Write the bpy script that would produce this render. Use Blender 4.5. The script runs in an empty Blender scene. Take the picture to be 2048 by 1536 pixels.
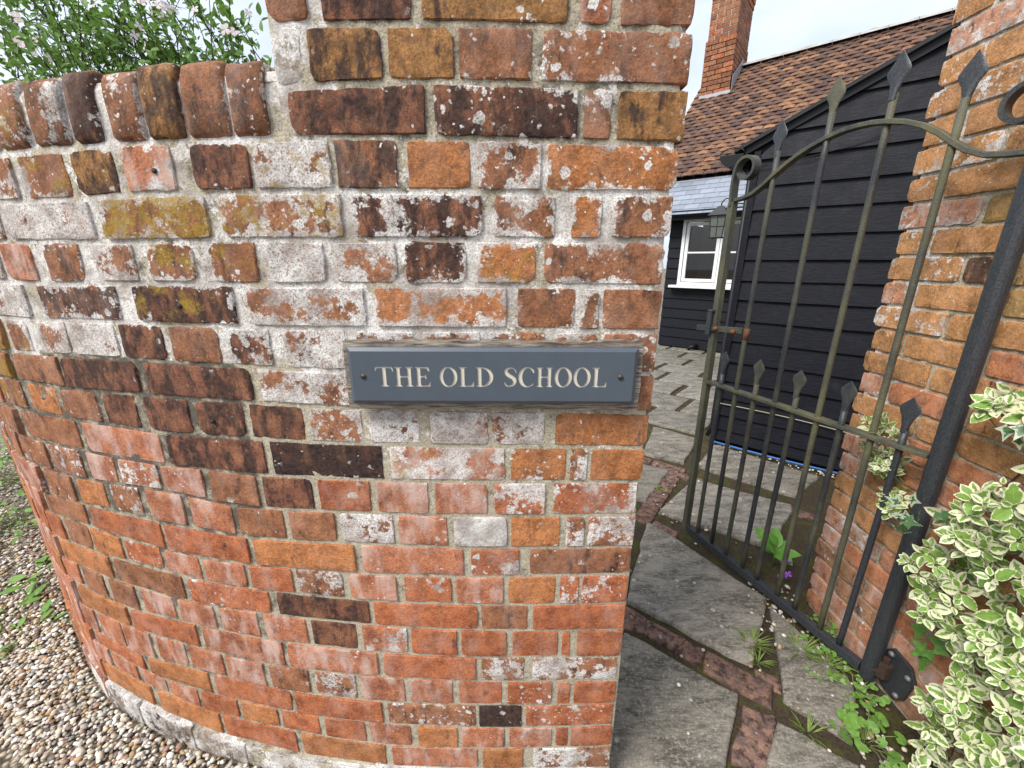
import bpy, bmesh, math, random
import numpy as np
from mathutils import Vector, Matrix, noise as mnoise

random.seed(7)
rng = np.random.default_rng(7)
scene = bpy.context.scene
R = math.radians

# ---------------------------------------------------------------- camera
cam_data = bpy.data.cameras.new('camera')
cam = bpy.data.objects.new('camera', cam_data)
scene.collection.objects.link(cam)
cam_data.sensor_width = 36.0
cam_data.lens = 36.0 * 818.0 / 2048.0
cam_data.clip_start = 0.02
cam_data.clip_end = 400.0
cam.matrix_world = Matrix.Translation((0, 0, 1.33)) @ Matrix.Rotation(R(90 - 16.697), 4, 'X') @ Matrix.Rotation(R(0.2), 4, 'Z')
scene.camera = cam

# ---------------------------------------------------------------- sky, sun, exposure
SUN_EL, SUN_AZ = R(50), R(232)          # high, behind the viewer and to the left
world = bpy.data.worlds.new('World'); scene.world = world
world.use_nodes = True
wt = world.node_tree; wt.nodes.clear()
w_out = wt.nodes.new('ShaderNodeOutputWorld')
w_bg = wt.nodes.new('ShaderNodeBackground')
w_sky = wt.nodes.new('ShaderNodeTexSky')
w_sky.sky_type = 'NISHITA'; w_sky.sun_disc = False
w_sky.sun_elevation = SUN_EL; w_sky.sun_rotation = SUN_AZ
w_sky.air_density = 1.0; w_sky.dust_density = 2.5; w_sky.ozone_density = 1.0
w_tc = wt.nodes.new('ShaderNodeTexCoord')
w_map = wt.nodes.new('ShaderNodeMapping'); w_map.inputs['Scale'].default_value = (1.2, 1.2, 2.6)
w_noi = wt.nodes.new('ShaderNodeTexNoise'); w_noi.inputs['Scale'].default_value = 1.6; w_noi.inputs['Detail'].default_value = 6; w_noi.inputs['Roughness'].default_value = 0.55
w_rmp = wt.nodes.new('ShaderNodeMapRange'); w_rmp.inputs['From Min'].default_value = 0.30; w_rmp.inputs['From Max'].default_value = 0.62
w_rmp.inputs['To Min'].default_value = 0.50; w_rmp.inputs['To Max'].default_value = 0.97
w_mix = wt.nodes.new('ShaderNodeMix'); w_mix.data_type = 'RGBA'
w_mix.inputs['B'].default_value = (6.3, 6.9, 7.9, 1)      # bright thin overcast
wt.links.new(w_tc.outputs['Generated'], w_map.inputs['Vector'])
wt.links.new(w_map.outputs['Vector'], w_noi.inputs['Vector'])
wt.links.new(w_noi.outputs['Fac'], w_rmp.inputs['Value'])
wt.links.new(w_rmp.outputs['Result'], w_mix.inputs['Factor'])
wt.links.new(w_sky.outputs['Color'], w_mix.inputs['A'])
wt.links.new(w_mix.outputs['Result'], w_bg.inputs['Color'])
w_bg.inputs['Strength'].default_value = 0.085
wt.links.new(w_bg.outputs['Background'], w_out.inputs['Surface'])

sun_data = bpy.data.lights.new('sun', 'SUN')
sun_data.energy = 2.3; sun_data.angle = R(24); sun_data.color = (1.0, 0.965, 0.91)
sun = bpy.data.objects.new('sun', sun_data); scene.collection.objects.link(sun)
sd = Vector((math.sin(SUN_AZ) * math.cos(SUN_EL), math.cos(SUN_AZ) * math.cos(SUN_EL), math.sin(SUN_EL)))
sun.rotation_euler = sd.to_track_quat('Z', 'Y').to_euler()

scene.view_settings.view_transform = 'Standard'
scene.view_settings.look = 'None'
scene.view_settings.exposure = 0.98
scene.view_settings.gamma = 1.0
scene.view_settings.use_curve_mapping = False
scene.cycles.max_bounces = 4
scene.cycles.diffuse_bounces = 2
scene.cycles.glossy_bounces = 2
scene.cycles.transparent_max_bounces = 8
scene.cycles.use_denoising = True

# ---------------------------------------------------------------- helpers
COL = scene.collection

def link(o, parent=None):
    COL.objects.link(o)
    if parent is not None:
        o.parent = parent
        if parent.parent is None and parent.type == 'EMPTY':
            o.matrix_parent_inverse = Matrix.Translation(-parent.location)
    return o

def tag(o, label, cat, group=None):
    o['label'] = label; o['category'] = cat
    if group: o['group'] = group
    return o

def thing(name, label, cat, loc, group=None):
    o = bpy.data.objects.new(name, None); o.location = loc; o.empty_display_size = 0.05
    COL.objects.link(o)
    return tag(o, label, cat, group)

def mesh(name, verts, faces, m=None, smooth=False):
    me = bpy.data.meshes.new(name)
    me.from_pydata([tuple(v) for v in verts], [], [tuple(int(i) for i in f) for f in faces])
    if m: me.materials.append(m)
    if smooth: me.polygons.foreach_set('use_smooth', [True] * len(me.polygons))
    me.update()
    return me

def obj(name, verts, faces, m, parent=None, smooth=False, kind=None):
    o = bpy.data.objects.new(name, mesh(name, verts, faces, m, smooth))
    if kind: o['kind'] = kind
    return link(o, parent)

class MB:
    """collects faces of ONE part"""
    def __init__(s): s.v = []; s.f = []
    def add(s, v, f):
        n = len(s.v); s.v += [tuple(p) for p in v]; s.f += [tuple(i + n for i in q) for q in f]
    def box(s, c, sz, M=None):
        v = [Vector((x * sz[0] / 2, y * sz[1] / 2, z * sz[2] / 2)) for x in (-1, 1) for y in (-1, 1) for z in (-1, 1)]
        if M is not None: v = [M @ p for p in v]
        v = [p + Vector(c) for p in v]
        s.add(v, [(0, 1, 3, 2), (4, 6, 7, 5), (0, 4, 5, 1), (2, 3, 7, 6), (0, 2, 6, 4), (1, 5, 7, 3)])
    def prism(s, pts, d):
        """closed polygon pts (3D) pushed along d"""
        n = len(pts); d = Vector(d); p = [Vector(q) for q in pts]
        s.add(p + [q + d for q in p], [tuple(range(n - 1, -1, -1)), tuple(range(n, 2 * n))] + [(i, (i + 1) % n, n + (i + 1) % n, n + i) for i in range(n)])
    def tube(s, path, r, n=8, caps=True, squash=None):
        path = [Vector(p) for p in path]; rr = r if hasattr(r, '__len__') else [r] * len(path)
        base = len(s.v); up0 = None
        for i, p in enumerate(path):
            t = (path[min(i + 1, len(path) - 1)] - path[max(i - 1, 0)]).normalized()
            if up0 is None:
                up0 = Vector((0, 0, 1)) if abs(t.z) < .9 else Vector((1, 0, 0))
            a = (up0 - t * up0.dot(t)).normalized(); up0 = a; b = t.cross(a)
            for k in range(n):
                th = 2 * math.pi * k / n
                s.v.append(tuple(p + a * math.cos(th) * rr[i] + b * math.sin(th) * rr[i]))
        for i in range(len(path) - 1):
            for k in range(n):
                k2 = (k + 1) % n
                s.f.append((base + i * n + k, base + i * n + k2, base + (i + 1) * n + k2, base + (i + 1) * n + k))
        if caps:
            s.f.append(tuple(base + k for k in range(n - 1, -1, -1)))
            e = base + (len(path) - 1) * n
            s.f.append(tuple(e + k for k in range(n)))
    def ribbon(s, path, wdir, w, th):
        """flat bar: path, half width along wdir, thickness th"""
        path = [Vector(p) for p in path]; wd = Vector(wdir).normalized(); base = len(s.v)
        for i, p in enumerate(path):
            t = (path[min(i + 1, len(path) - 1)] - path[max(i - 1, 0)]).normalized()
            nn = t.cross(wd).normalized()
            for a, b in ((-1, -1), (1, -1), (1, 1), (-1, 1)):
                s.v.append(tuple(p + wd * a * w / 2 + nn * b * th / 2))
        for i in range(len(path) - 1):
            for k in range(4):
                k2 = (k + 1) % 4
                s.f.append((base + 4 * i + k, base + 4 * i + k2, base + 4 * i + 4 + k2, base + 4 * i + 4 + k))
        s.f.append((base + 3, base + 2, base + 1, base)); e = base + 4 * (len(path) - 1); s.f.append((e, e + 1, e + 2, e + 3))
    def build(s, name, m, parent=None, smooth=False, kind=None, bevel=0):
        o = obj(name, s.v, s.f, m, parent, smooth, kind)
        if bevel:
            b = o.modifiers.new('bevel', 'BEVEL'); b.width = bevel; b.segments = 2; b.limit_method = 'ANGLE'; b.angle_limit = R(40)
        return o

def smooth_by_angle(o, ang=40):
    me = o.data
    me.polygons.foreach_set('use_smooth', [True] * len(me.polygons))
    me.set_sharp_from_angle(angle=R(ang))

# ---------------------------------------------------------------- materials
class G:
    """thin wrapper for building node trees"""
    def __init__(s, name):
        s.m = bpy.data.materials.new(name); s.m.use_nodes = True
        s.t = s.m.node_tree; s.t.nodes.clear()
        s.out = s.t.nodes.new('ShaderNodeOutputMaterial')
        s.b = s.t.nodes.new('ShaderNodeBsdfPrincipled')
        s.t.links.new(s.b.outputs[0], s.out.inputs['Surface'])
        s.b.inputs['Specular IOR Level'].default_value = 0.25
    def n(s, typ, **kw):
        nd = s.t.nodes.new(typ)
        for k, v in kw.items(): setattr(nd, k, v)
        return nd
    def put(s, sock, v):
        if isinstance(v, bpy.types.NodeSocket): s.t.links.new(v, sock)
        elif hasattr(v, '__len__') and sock.type == 'RGBA' and len(v) == 3: sock.default_value = (*v, 1)
        else: sock.default_value = v
    def set(s, **kw):
        al = dict(color='Base Color', rough='Roughness', spec='Specular IOR Level', metal='Metallic', normal='Normal', alpha='Alpha', trans='Transmission Weight')
        for k, v in kw.items(): s.put(s.b.inputs[al[k]], v)
    def pos(s): return s.n('ShaderNodeNewGeometry').outputs['Position']
    def objco(s): return s.n('ShaderNodeTexCoord').outputs['Object']
    def info(s): return s.n('ShaderNodeObjectInfo')
    def attr(s, name, typ='GEOMETRY', out='Fac'):
        return s.n('ShaderNodeAttribute', attribute_type=typ, attribute_name=name).outputs[out]
    def noise(s, vec, scale, detail=4, rough=.55, out='Fac', dist=0.0):
        nd = s.n('ShaderNodeTexNoise'); s.put(nd.inputs['Vector'], vec)
        nd.inputs['Scale'].default_value = scale; nd.inputs['Detail'].default_value = detail; nd.inputs['Roughness'].default_value = rough
        nd.inputs['Distortion'].default_value = dist
        return nd.outputs[out]
    def vor(s, vec, scale, feature='F1', rand=1.0):
        nd = s.n('ShaderNodeTexVoronoi', feature=feature); s.put(nd.inputs['Vector'], vec)
        nd.inputs['Scale'].default_value = scale; nd.inputs['Randomness'].default_value = rand
        return nd
    def math(s, op, a, b=0.0, c=None, clamp=False):
        nd = s.n('ShaderNodeMath', operation=op, use_clamp=clamp)
        s.put(nd.inputs[0], a); s.put(nd.inputs[1], b)
        if c is not None: s.put(nd.inputs[2], c)
        return nd.outputs[0]
    def mr(s, v, a, b, c=0.0, d=1.0, smooth=False):
        nd = s.n('ShaderNodeMapRange', interpolation_type='SMOOTHSTEP' if smooth else 'LINEAR')
        s.put(nd.inputs['Value'], v)
        for k, x in zip(('From Min', 'From Max', 'To Min', 'To Max'), (a, b, c, d)): s.put(nd.inputs[k], x)
        return nd.outputs['Result']
    def mix(s, f, a, b, blend='MIX'):
        nd = s.n('ShaderNodeMix', data_type='RGBA', blend_type=blend)
        s.put(nd.inputs['Factor'], f); s.put(nd.inputs['A'], a); s.put(nd.inputs['B'], b)
        return nd.outputs['Result']
    def vadd(s, a, b):
        nd = s.n('ShaderNodeVectorMath', operation='ADD'); s.put(nd.inputs[0], a); s.put(nd.inputs[1], b); return nd.outputs[0]
    def vmul(s, a, b):
        nd = s.n('ShaderNodeVectorMath', operation='MULTIPLY'); s.put(nd.inputs[0], a); s.put(nd.inputs[1], b); return nd.outputs[0]
    def sep(s, c):
        nd = s.n('ShaderNodeSeparateColor'); s.put(nd.inputs[0], c); return nd.outputs
    def bump(s, h, strength=.5, dist=.002, normal=None):
        nd = s.n('ShaderNodeBump'); nd.inputs['Strength'].default_value = strength; nd.inputs['Distance'].default_value = dist
        s.put(nd.inputs['Height'], h)
        if normal is not None: s.put(nd.inputs['Normal'], normal)
        return nd.outputs[0]
    def scale_col(s, c, f):
        nd = s.n('ShaderNodeVectorMath', operation='SCALE'); s.put(nd.inputs[0], c); s.put(nd.inputs['Scale'], f); return nd.outputs[0]

def lichen(g, P, wh, yl):
    """crusts, rosettes and specks of pale lichen (mask), ochre lichen (mask), their colours"""
    warp = g.vadd(P, g.vmul(g.vadd(g.noise(P, 70, 2, .6, 'Color'), (-.5, -.5, -.5)), (.016, .016, .016)))
    lf = g.noise(g.vadd(P, (7, 3, 5)), 11, 3, .6)
    wh = g.math('MULTIPLY', wh, g.mr(lf, .34, .66, .62, 1.38))
    wsq = g.math('MULTIPLY', wh, wh)
    nb = g.noise(P, 27, 6, .70); speck = g.noise(P, 310, 2, .65); mid = g.noise(P, 115, 4, .7)
    big = g.mr(g.math('ADD', g.math('MULTIPLY_ADD', mid, .35, nb), g.math('MULTIPLY', wh, .66)), 1.05, 1.13, smooth=True)
    v1 = g.vor(warp, 58); c1 = g.sep(v1.outputs['Color'])
    ros = g.math('MULTIPLY', g.mr(g.math('SUBTRACT', g.math('MULTIPLY', c1[0], .60), v1.outputs['Distance']), -.02, .06),
                 g.mr(g.math('SUBTRACT', g.math('MULTIPLY_ADD', wsq, .75, .004), c1[1]), 0, .02))
    v2 = g.vor(warp, 165); c2 = g.sep(v2.outputs['Color'])
    dot = g.math('MULTIPLY', g.mr(g.math('SUBTRACT', g.math('MULTIPLY', c2[0], .55), v2.outputs['Distance']), -.03, .1),
                 g.mr(g.math('SUBTRACT', g.math('MULTIPLY_ADD', wsq, .85, .004), c2[1]), 0, .02))
    white = g.math('MAXIMUM', g.math('MULTIPLY', big, g.mr(mid, .33, .48, .25, 1.0)), g.math('MAXIMUM', ros, dot))
    white = g.math('MULTIPLY', white, g.mr(speck, .33, .48, .42, 1.0))
    ny = g.noise(g.vadd(P, (3.1, 7.7, 1.3)), 21, 5, .65)
    yel = g.math('MULTIPLY', g.mr(g.math('ADD', ny, g.math('MULTIPLY', yl, .50)), .74, .90, smooth=True), g.mr(yl, .02, .1))
    yel = g.math('MULTIPLY', yel, g.mr(mid, .36, .56, .30, .95))
    wc = g.mix(g.mr(g.noise(g.vadd(P, (4, 4, 1)), 17, 4, .65), .34, .62), (.33, .285, .255), (.76, .735, .70))
    wc = g.mix(g.mr(speck, .36, .56), g.scale_col(wc, .66), wc)
    yc = g.mix(mid, (.17, .105, .018), (.42, .27, .035))
    return white, yel, wc, yc, mid, speck

def make_brick_mat(name, src='obj', gain=1.0):
    g = G(name); P = g.pos()
    if src == 'obj':
        base = g.info().outputs['Color']
        wh, yl, sk, bl, gr, mw = (g.attr(k, 'OBJECT') for k in ('wh', 'yl', 'sk', 'bl', 'gr', 'mw'))
        wh = g.math('ADD', wh, g.math('MULTIPLY', g.math('MULTIPLY', g.attr('ed'), mw), .42))
    else:
        base = g.attr('pc', out='Color'); wh, yl, sk, bl, gr = .15, .05, .2, .2, .3
    wm, ym, wc, yc, mid, speck = lichen(g, P, wh, yl)
    n1 = g.noise(P, 26, 4, .6)
    c = g.mix(g.mr(n1, .36, .64), g.scale_col(base, .58), g.mix(.30, g.scale_col(base, 1.2), (.50, .24, .10)))
    c = g.mix(g.mr(mid, .46, .66, 0, .6), c, g.scale_col(base, 1.5))
    c = g.mix(g.mr(speck, .48, .64, 0, .6), c, g.scale_col(base, .42))
    # firing marks / soot, drawn out downwards
    ps = g.vmul(P, (1.0, 1.0, .40))
    soot = g.mr(g.math('ADD', g.noise(ps, 34, 5, .68), g.math('MULTIPLY', sk, .45)), .62, .78, smooth=True)
    c = g.mix(g.math('MULTIPLY', soot, .9), c, g.mix(g.mr(mid, .4, .6), (.020, .014, .015), (.062, .034, .028)))
    rd = g.attr('rd', 'OBJECT') if src == 'obj' else .1
    red = g.mr(g.math('ADD', g.noise(g.vadd(P, (1.7, 4.2, 8.8)), 30, 4, .62), g.math('MULTIPLY', rd, .22)), .60, .68)
    c = g.mix(g.math('MULTIPLY', red, .62), c, g.mix(.25, base, (.33, .12, .068)))
    # grime lodged in the weathered face
    grm = g.mr(g.math('ADD', g.noise(g.vadd(P, (2, 9, 6)), 75, 5, .72), g.math('MULTIPLY', gr, .30)), .62, .80)
    c = g.mix(g.math('MULTIPLY', grm, .62), c, (.085, .060, .044))
    # salts: soft pale bloom, streaking
    bloom = g.math('MULTIPLY', g.mr(g.noise(g.vadd(g.vmul(P, (1, 1, .45)), (9, 1, 4)), 24, 4, .6), .42, .72, smooth=True), bl)
    c = g.mix(bloom, c, (.56, .40, .34))
    c = g.mix(wm, c, wc); c = g.mix(g.math('MULTIPLY', ym, .92), c, yc)
    hh = g.math('ADD', g.math('MULTIPLY', g.noise(P, 165, 5, .74), 1.3), g.math('MULTIPLY', g.noise(P, 60, 3, .6), .7))
    g.set(color=c, rough=.92, normal=g.bump(hh, .8, .0024)); return g.m

def make_mortar_mat(name, tone=(.48, .425, .315)):
    g = G(name); P = g.pos()
    wh, dk, yl = g.attr('wh'), g.attr('dk'), g.attr('yl')
    wm, ym, wc, yc, mid, speck = lichen(g, P, wh, yl)
    c = g.mix(mid, g.scale_col(tone, .68), g.scale_col(tone, 1.22))
    c = g.mix(g.mr(speck, .5, .66, 0, .75), c, (.17, .14, .10))
    c = g.mix(g.math('MULTIPLY', g.mr(g.math('ADD', g.noise(P, 30, 5, .68), g.math('MULTIPLY', dk, .5)), .60, .80), .88), c, (.075, .066, .055))
    c = g.mix(ym, c, yc); c = g.mix(wm, c, g.scale_col(wc, 1.12))
    hh = g.math('ADD', g.noise(P, 240, 4, .75), g.math('MULTIPLY', g.noise(P, 70, 3, .6), 1.5))
    g.set(color=c, rough=.95, normal=g.bump(hh, .8, .0026)); return g.m

M_BRICK = make_brick_mat('weathered_brick')
M_BRICK_A = make_brick_mat('weathered_brick_joined', 'attr')
M_MORTAR = make_mortar_mat('lime_mortar')

def simple(name, col, rough=.6, var=.25, scale=40, bump=.0, metal=0.0, spec=.3, bscale=None, space='pos'):
    g = G(name); P = g.pos() if space == 'pos' else g.objco()
    c = g.mix(g.noise(P, scale, 5, .6), tuple(x * (1 - var) for x in col), tuple(min(1, x * (1 + var)) for x in col))
    g.set(color=c, rough=rough, metal=metal, spec=spec)
    if bump: g.set(normal=g.bump(g.noise(P, bscale or scale * 3, 5, .65), .6, bump))
    return g.m

BASE = dict(r=(.40, .120, .052), o=(.43, .165, .060), b=(.285, .118, .060), d=(.20, .082, .052), k=(.024, .018, .017),
            p=(.41, .150, .082), y=(.33, .165, .060), m=(.43, .40, .35), w=(.46, .42, .37))
def style(o, code, gr=.25, mw=.1):
    """base colour, pale lichen, ochre lichen, soot, salts"""
    c = BASE[code[0]]; d = [int(x) / 10 for x in code[1:]]
    k = random.uniform(.86, 1.14)
    o.color = (*[x * k for x in c], 1)
    o['wh'] = d[0] * .9; o['yl'] = d[1] * .82
    o['sk'] = d[2] if len(d) > 2 else {'b': .22, 'd': random.uniform(.42, .54), 'k': .62, 'y': .25, 'p': .12, 'r': .10, 'o': .10}.get(code[0], 0)
    o['bl'] = {'p': .90, 'r': .26, 'o': .12, 'b': .18}.get(code[0], .0)
    o['gr'] = gr; o['mw'] = mw; o['rd'] = {'d': random.uniform(-.1, .25), 'b': random.uniform(.0, .35), 'k': .25, 'r': .05, 'o': -.2}.get(code[0], .0)

def brick_mesh(name, quad, depth, m, jit=.0012, rnd=.004, bev=.003, rough=.0008, seed=0, step=.011):
    """an old brick with a flat face and ragged, chipped arrises; quad = front corners (x,z): bl, br, tr, tl; front towards -y"""
    (x0, z0), (x1, z1), (x2, z2), (x3, z3) = quad
    L = max(abs(x1 - x0), 1e-4); H = abs(z3 - z0)
    nx = max(4, int(L / step)); nz = max(4, int(H / step))
    us = [0, bev / L] + [bev / L + (1 - 2 * bev / L) * i / nx for i in range(1, nx)] + [1 - bev / L, 1]
    vs = [0, bev / H] + [bev / H + (1 - 2 * bev / H) * i / nz for i in range(1, nz)] + [1 - bev / H, 1]
    rr = random.Random(seed); N = mnoise.noise
    off = Vector((rr.uniform(-50, 50), rr.uniform(-50, 50), rr.uniform(-50, 50)))
    V = []; ED = []; nr = len(us); nv = len(vs); chip = [rr.random() ** 4 * 1.6 + .25 for _ in range(4)]
    for j, v in enumerate(vs):
        for i, u in enumerate(us):
            bx = x0 + (x1 - x0) * u; tx = x3 + (x2 - x3) * u; bz = z0 + (z1 - z0) * u; tz = z3 + (z2 - z3) * u
            x = bx + (tx - bx) * v; z = bz + (tz - bz) * v
            eu, ev = i in (0, nr - 1), j in (0, nv - 1)
            y = rough * (1.6 * N(Vector((x * 30, z * 30, 0)) + off) + .9 * N(Vector((x * 90, z * 90, 3)) + off))
            du = min(u, 1 - u) * L; dv = min(v, 1 - v) * H
            # larger spalls bitten out of the edges
            bite = max(0, N(Vector((x * 42, z * 42, 7)) + off) - .28) * 3.0
            if min(du, dv) < .008: y += bite * jit * 2.2
            if eu or ev:
                y += bev * (.55 + .6 * N(Vector((x * 90, z * 90, 5)) + off))
                k = jit * (.6 + 1.5 * N(Vector((x * 60, z * 60, 2)) + off) + 1.0 * N(Vector((x * 170, z * 170, 4)) + off) + 2.0 * bite)
                if ev: z += k if j == 0 else -k
                if eu: x += k if i == 0 else -k
            cu = du < .009; cv = dv < .009
            if cu and cv:
                q = rnd * chip[(1 if u > .5 else 0) + (2 if v > .5 else 0)] * (1 - (du + dv) / .018)
                x += q * .6 if u < .5 else -q * .6; z += q * .6 if v < .5 else -q * .6; y += q * .45
            V.append((x, y, z)); ED.append(max(0.0, 1 - min(du, dv) / .016))
    F = [(j * nr + i, j * nr + i + 1, (j + 1) * nr + i + 1, (j + 1) * nr + i) for j in range(nv - 1) for i in range(nr - 1)]
    ring = [i for i in range(nr)] + [j * nr + nr - 1 for j in range(1, nv)] + [(nv - 1) * nr + i for i in range(nr - 2, -1, -1)] + [j * nr for j in range(nv - 2, 0, -1)]
    b0 = len(V); V += [(V[i][0], depth, V[i][2]) for i in ring]; n = len(ring)
    F += [(ring[(k + 1) % n], ring[k], b0 + k, b0 + (k + 1) % n) for k in range(n)]
    brick_mesh.ed = ED + [1.0] * n
    return V, F

def brick_obj(name, V, F, m):
    me = mesh(name, V, F, m, True); a = me.attributes.new('ed', 'FLOAT', 'POINT'); a.data.foreach_set('value', brick_mesh.ed); me.set_sharp_from_angle(angle=R(32)); return bpy.data.objects.new(name, me)

# ================================================================ the curved garden wall
PLAN = [(.2525, .729), (.09, .728), (-.076, .7305), (-.327, .7425), (-.567, .7705), (-.81, .816), (-1.042, .878), (-1.252, .957), (-1.36, 1.018),
        (-1.46, 1.085), (-1.64, 1.215), (-1.83, 1.365), (-2.03, 1.57), (-2.22, 1.86), (-2.35, 2.2), (-2.42, 2.7)]
def spline(P, k=24):
    P = [np.array(p) for p in P]; P = [2 * P[0] - P[1]] + P + [2 * P[-1] - P[-2]]; out = []
    for i in range(1, len(P) - 2):
        a, b, c, d = P[i - 1:i + 3]
        for j in range(k):
            t = j / k; out.append(.5 * ((2 * b) + (-a + c) * t + (2 * a - 5 * b + 4 * c - d) * t * t + (-a + 3 * b - 3 * c + d) * t ** 3))
    out.append(P[-2]); return np.array(out)
CV = spline(PLAN); SS = np.r_[0, np.cumsum(np.hypot(*np.diff(CV, axis=0).T))]; S_END = float(SS[-1])
def plan(s):
    """point, direction to the right, direction into the wall, at arc length s from the gate end"""
    if s < 0: p = CV[0] + (CV[0] - CV[1]) / np.hypot(*(CV[0] - CV[1])) * (-s); s2 = 0.0
    else: p = np.array([np.interp(s, SS, CV[:, 0]), np.interp(s, SS, CV[:, 1])]); s2 = s
    a = np.array([np.interp(max(s2 - .03, 0), SS, CV[:, 0]), np.interp(max(s2 - .03, 0), SS, CV[:, 1])])
    b = np.array([np.interp(s2 + .03, SS, CV[:, 0]), np.interp(s2 + .03, SS, CV[:, 1])])
    t = (a - b) / np.hypot(*(a - b))
    return p, t, np.array([-t[1], t[0]])

# bed joints: height (m) along the wall; bricks: (start, end, look) measured along the wall from the gate
BED = {-1: [(-0.006,1.7325),(0.229,1.7337),(0.372,1.7365),(0.614,1.745)],
       0: [(-0.006,1.6587),(0.125,1.6603),(0.228,1.6626),(0.376,1.6669),(0.496,1.667),(0.618,1.6701)],
       1: [(-0.01,1.5846),(0.12,1.5852),(0.173,1.587),(0.28,1.5916),(0.417,1.5935),(0.546,1.5914),(0.618,1.5872)],
       2: [(-0.004,1.5086),(0.132,1.51),(0.281,1.5155),(0.404,1.5175),(0.575,1.52),(0.655,1.518),(0.731,1.5163),(0.817,1.5197),(0.91,1.5209),(1.012,1.5175),(1.125,1.5166),(1.221,1.5152)],
       3: [(-0.002,1.4369),(0.09,1.4372),(0.223,1.4368),(0.32,1.439),(0.399,1.4392),(0.487,1.4402),(0.628,1.4413),(0.815,1.441),(0.935,1.4418),(1.044,1.4362),(1.163,1.4361),(1.265,1.4366)],
       4: [(0.006,1.3652),(0.163,1.363),(0.282,1.3651),(0.433,1.3656),(0.556,1.3631),(0.683,1.3657),(0.812,1.3627),(0.988,1.3626),(1.133,1.3627),(1.308,1.3651)],
       5: [(0.007,1.2873),(0.16,1.2902),(0.283,1.2897),(0.439,1.288),(0.565,1.2898),(0.698,1.2869),(0.83,1.2891),(1.014,1.2868),(1.238,1.2834),(1.355,1.2884)],
       6: [(0.01,1.2095),(0.157,1.2118),(0.283,1.213),(0.444,1.2116),(0.574,1.2127),(0.735,1.2105),(0.874,1.2116),(1.101,1.2132),(1.277,1.2074),(1.408,1.209)],
       7: [(0.007,1.1315),(0.368,1.1313),(0.591,1.1313),(0.749,1.1342),(0.894,1.1352),(1.067,1.1369),(1.237,1.1343),(1.466,1.1276)],
       8: [(0.011,1.0547),(0.189,1.0594),(0.591,1.0584),(0.662,1.0588),(0.794,1.0619),(0.914,1.0624),(1.093,1.0629),(1.273,1.058),(1.404,1.0616),(1.515,1.062)],
       9: [(0.004,0.9818),(0.164,0.9838),(0.324,0.9831),(0.458,0.9835),(0.6,0.981),(0.776,0.9822),(0.823,0.9812),(1.026,0.9781),(1.156,0.984),(1.309,0.9848),(1.455,0.9834)],
       10: [(-0.003,0.9083),(0.162,0.9071),(0.392,0.9035),(0.535,0.9036),(0.686,0.9011),(0.819,0.899),(0.839,0.9055),(1.018,0.9007),(1.152,0.9031),(1.263,0.9058),(1.397,0.9061),(1.537,0.9107)],
       11: [(0.001,0.8296),(0.183,0.8283),(0.328,0.8273),(0.42,0.8235),(0.569,0.8259),(0.725,0.8208),(0.866,0.8167),(0.946,0.8289),(1.049,0.8348),(1.153,0.833),(1.277,0.8264),(1.343,0.8255),(1.443,0.8271),(1.538,0.8332)],
       12: [(-0.002,0.7527),(0.181,0.7502),(0.354,0.7468),(0.499,0.7479),(0.656,0.7466),(0.824,0.7384),(0.868,0.7396),(0.978,0.7459),(1.077,0.744),(1.121,0.7503),(1.239,0.7556),(1.355,0.7492),(1.498,0.746)],
       13: [(0.001,0.6822),(0.229,0.6779),(0.376,0.6712),(0.585,0.67),(0.749,0.6702),(0.854,0.6635),(0.969,0.6628),(1.102,0.6717),(1.255,0.6757),(1.329,0.6855),(1.46,0.6818)],
       14: [(0.0,0.6055),(0.117,0.6005),(0.326,0.5972),(0.432,0.5985),(0.593,0.5954),(0.75,0.5981),(0.879,0.5936),(0.986,0.5957),(1.053,0.5974),(1.112,0.6062),(1.228,0.6076),(1.274,0.6042),(1.363,0.6028),(1.499,0.6023)],
       15: [(0.001,0.5308),(0.329,0.5247),(0.579,0.5266),(0.822,0.5267),(0.841,0.5282),(1.058,0.5213),(1.187,0.5284),(1.305,0.5276),(1.45,0.5328),(1.547,0.5293)],
       16: [(0.0,0.4493),(0.198,0.4495),(0.374,0.4424),(0.44,0.4483),(0.609,0.4457),(0.738,0.4473),(0.863,0.4447),(0.996,0.4475),(1.111,0.4507),(1.282,0.4417),(1.368,0.4497),(1.501,0.4534)],
       17: [(0.003,0.3764),(0.331,0.3696),(0.574,0.3696),(0.817,0.3639),(0.887,0.3644),(0.967,0.365),(1.06,0.372),(1.179,0.3712),(1.305,0.3748),(1.453,0.3711),(1.558,0.3727)],
       18: [(0.012,0.3002),(0.333,0.2929),(0.507,0.2872),(0.635,0.2846),(0.756,0.2854),(0.883,0.283),(1.005,0.2892),(1.123,0.2892),(1.283,0.2764),(1.51,0.2802)],
       19: [(0.001,0.2274),(0.334,0.2145),(0.575,0.2117),(0.821,0.2077),(0.893,0.2139),(1.067,0.2111),(1.22,0.209),(1.334,0.2165),(1.454,0.2269),(1.536,0.2322)],
       20: [(-0.001,0.1551),(0.39,0.1383),(0.627,0.1328),(0.751,0.1358),(0.907,0.1411),(1.0,0.143),(1.12,0.1383),(1.237,0.1534),(1.351,0.1559),(1.505,0.1585)],
       21: [(-0.005,0.0741),(0.221,0.0705),(0.577,0.0578),(0.831,0.0548),(0.929,0.0511),(1.07,0.0609),(1.225,0.0584),(1.307,0.076),(1.434,0.0616),(1.519,0.0765)],
       22: [(0,-0.045),(1.5,-0.045)]}
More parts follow.
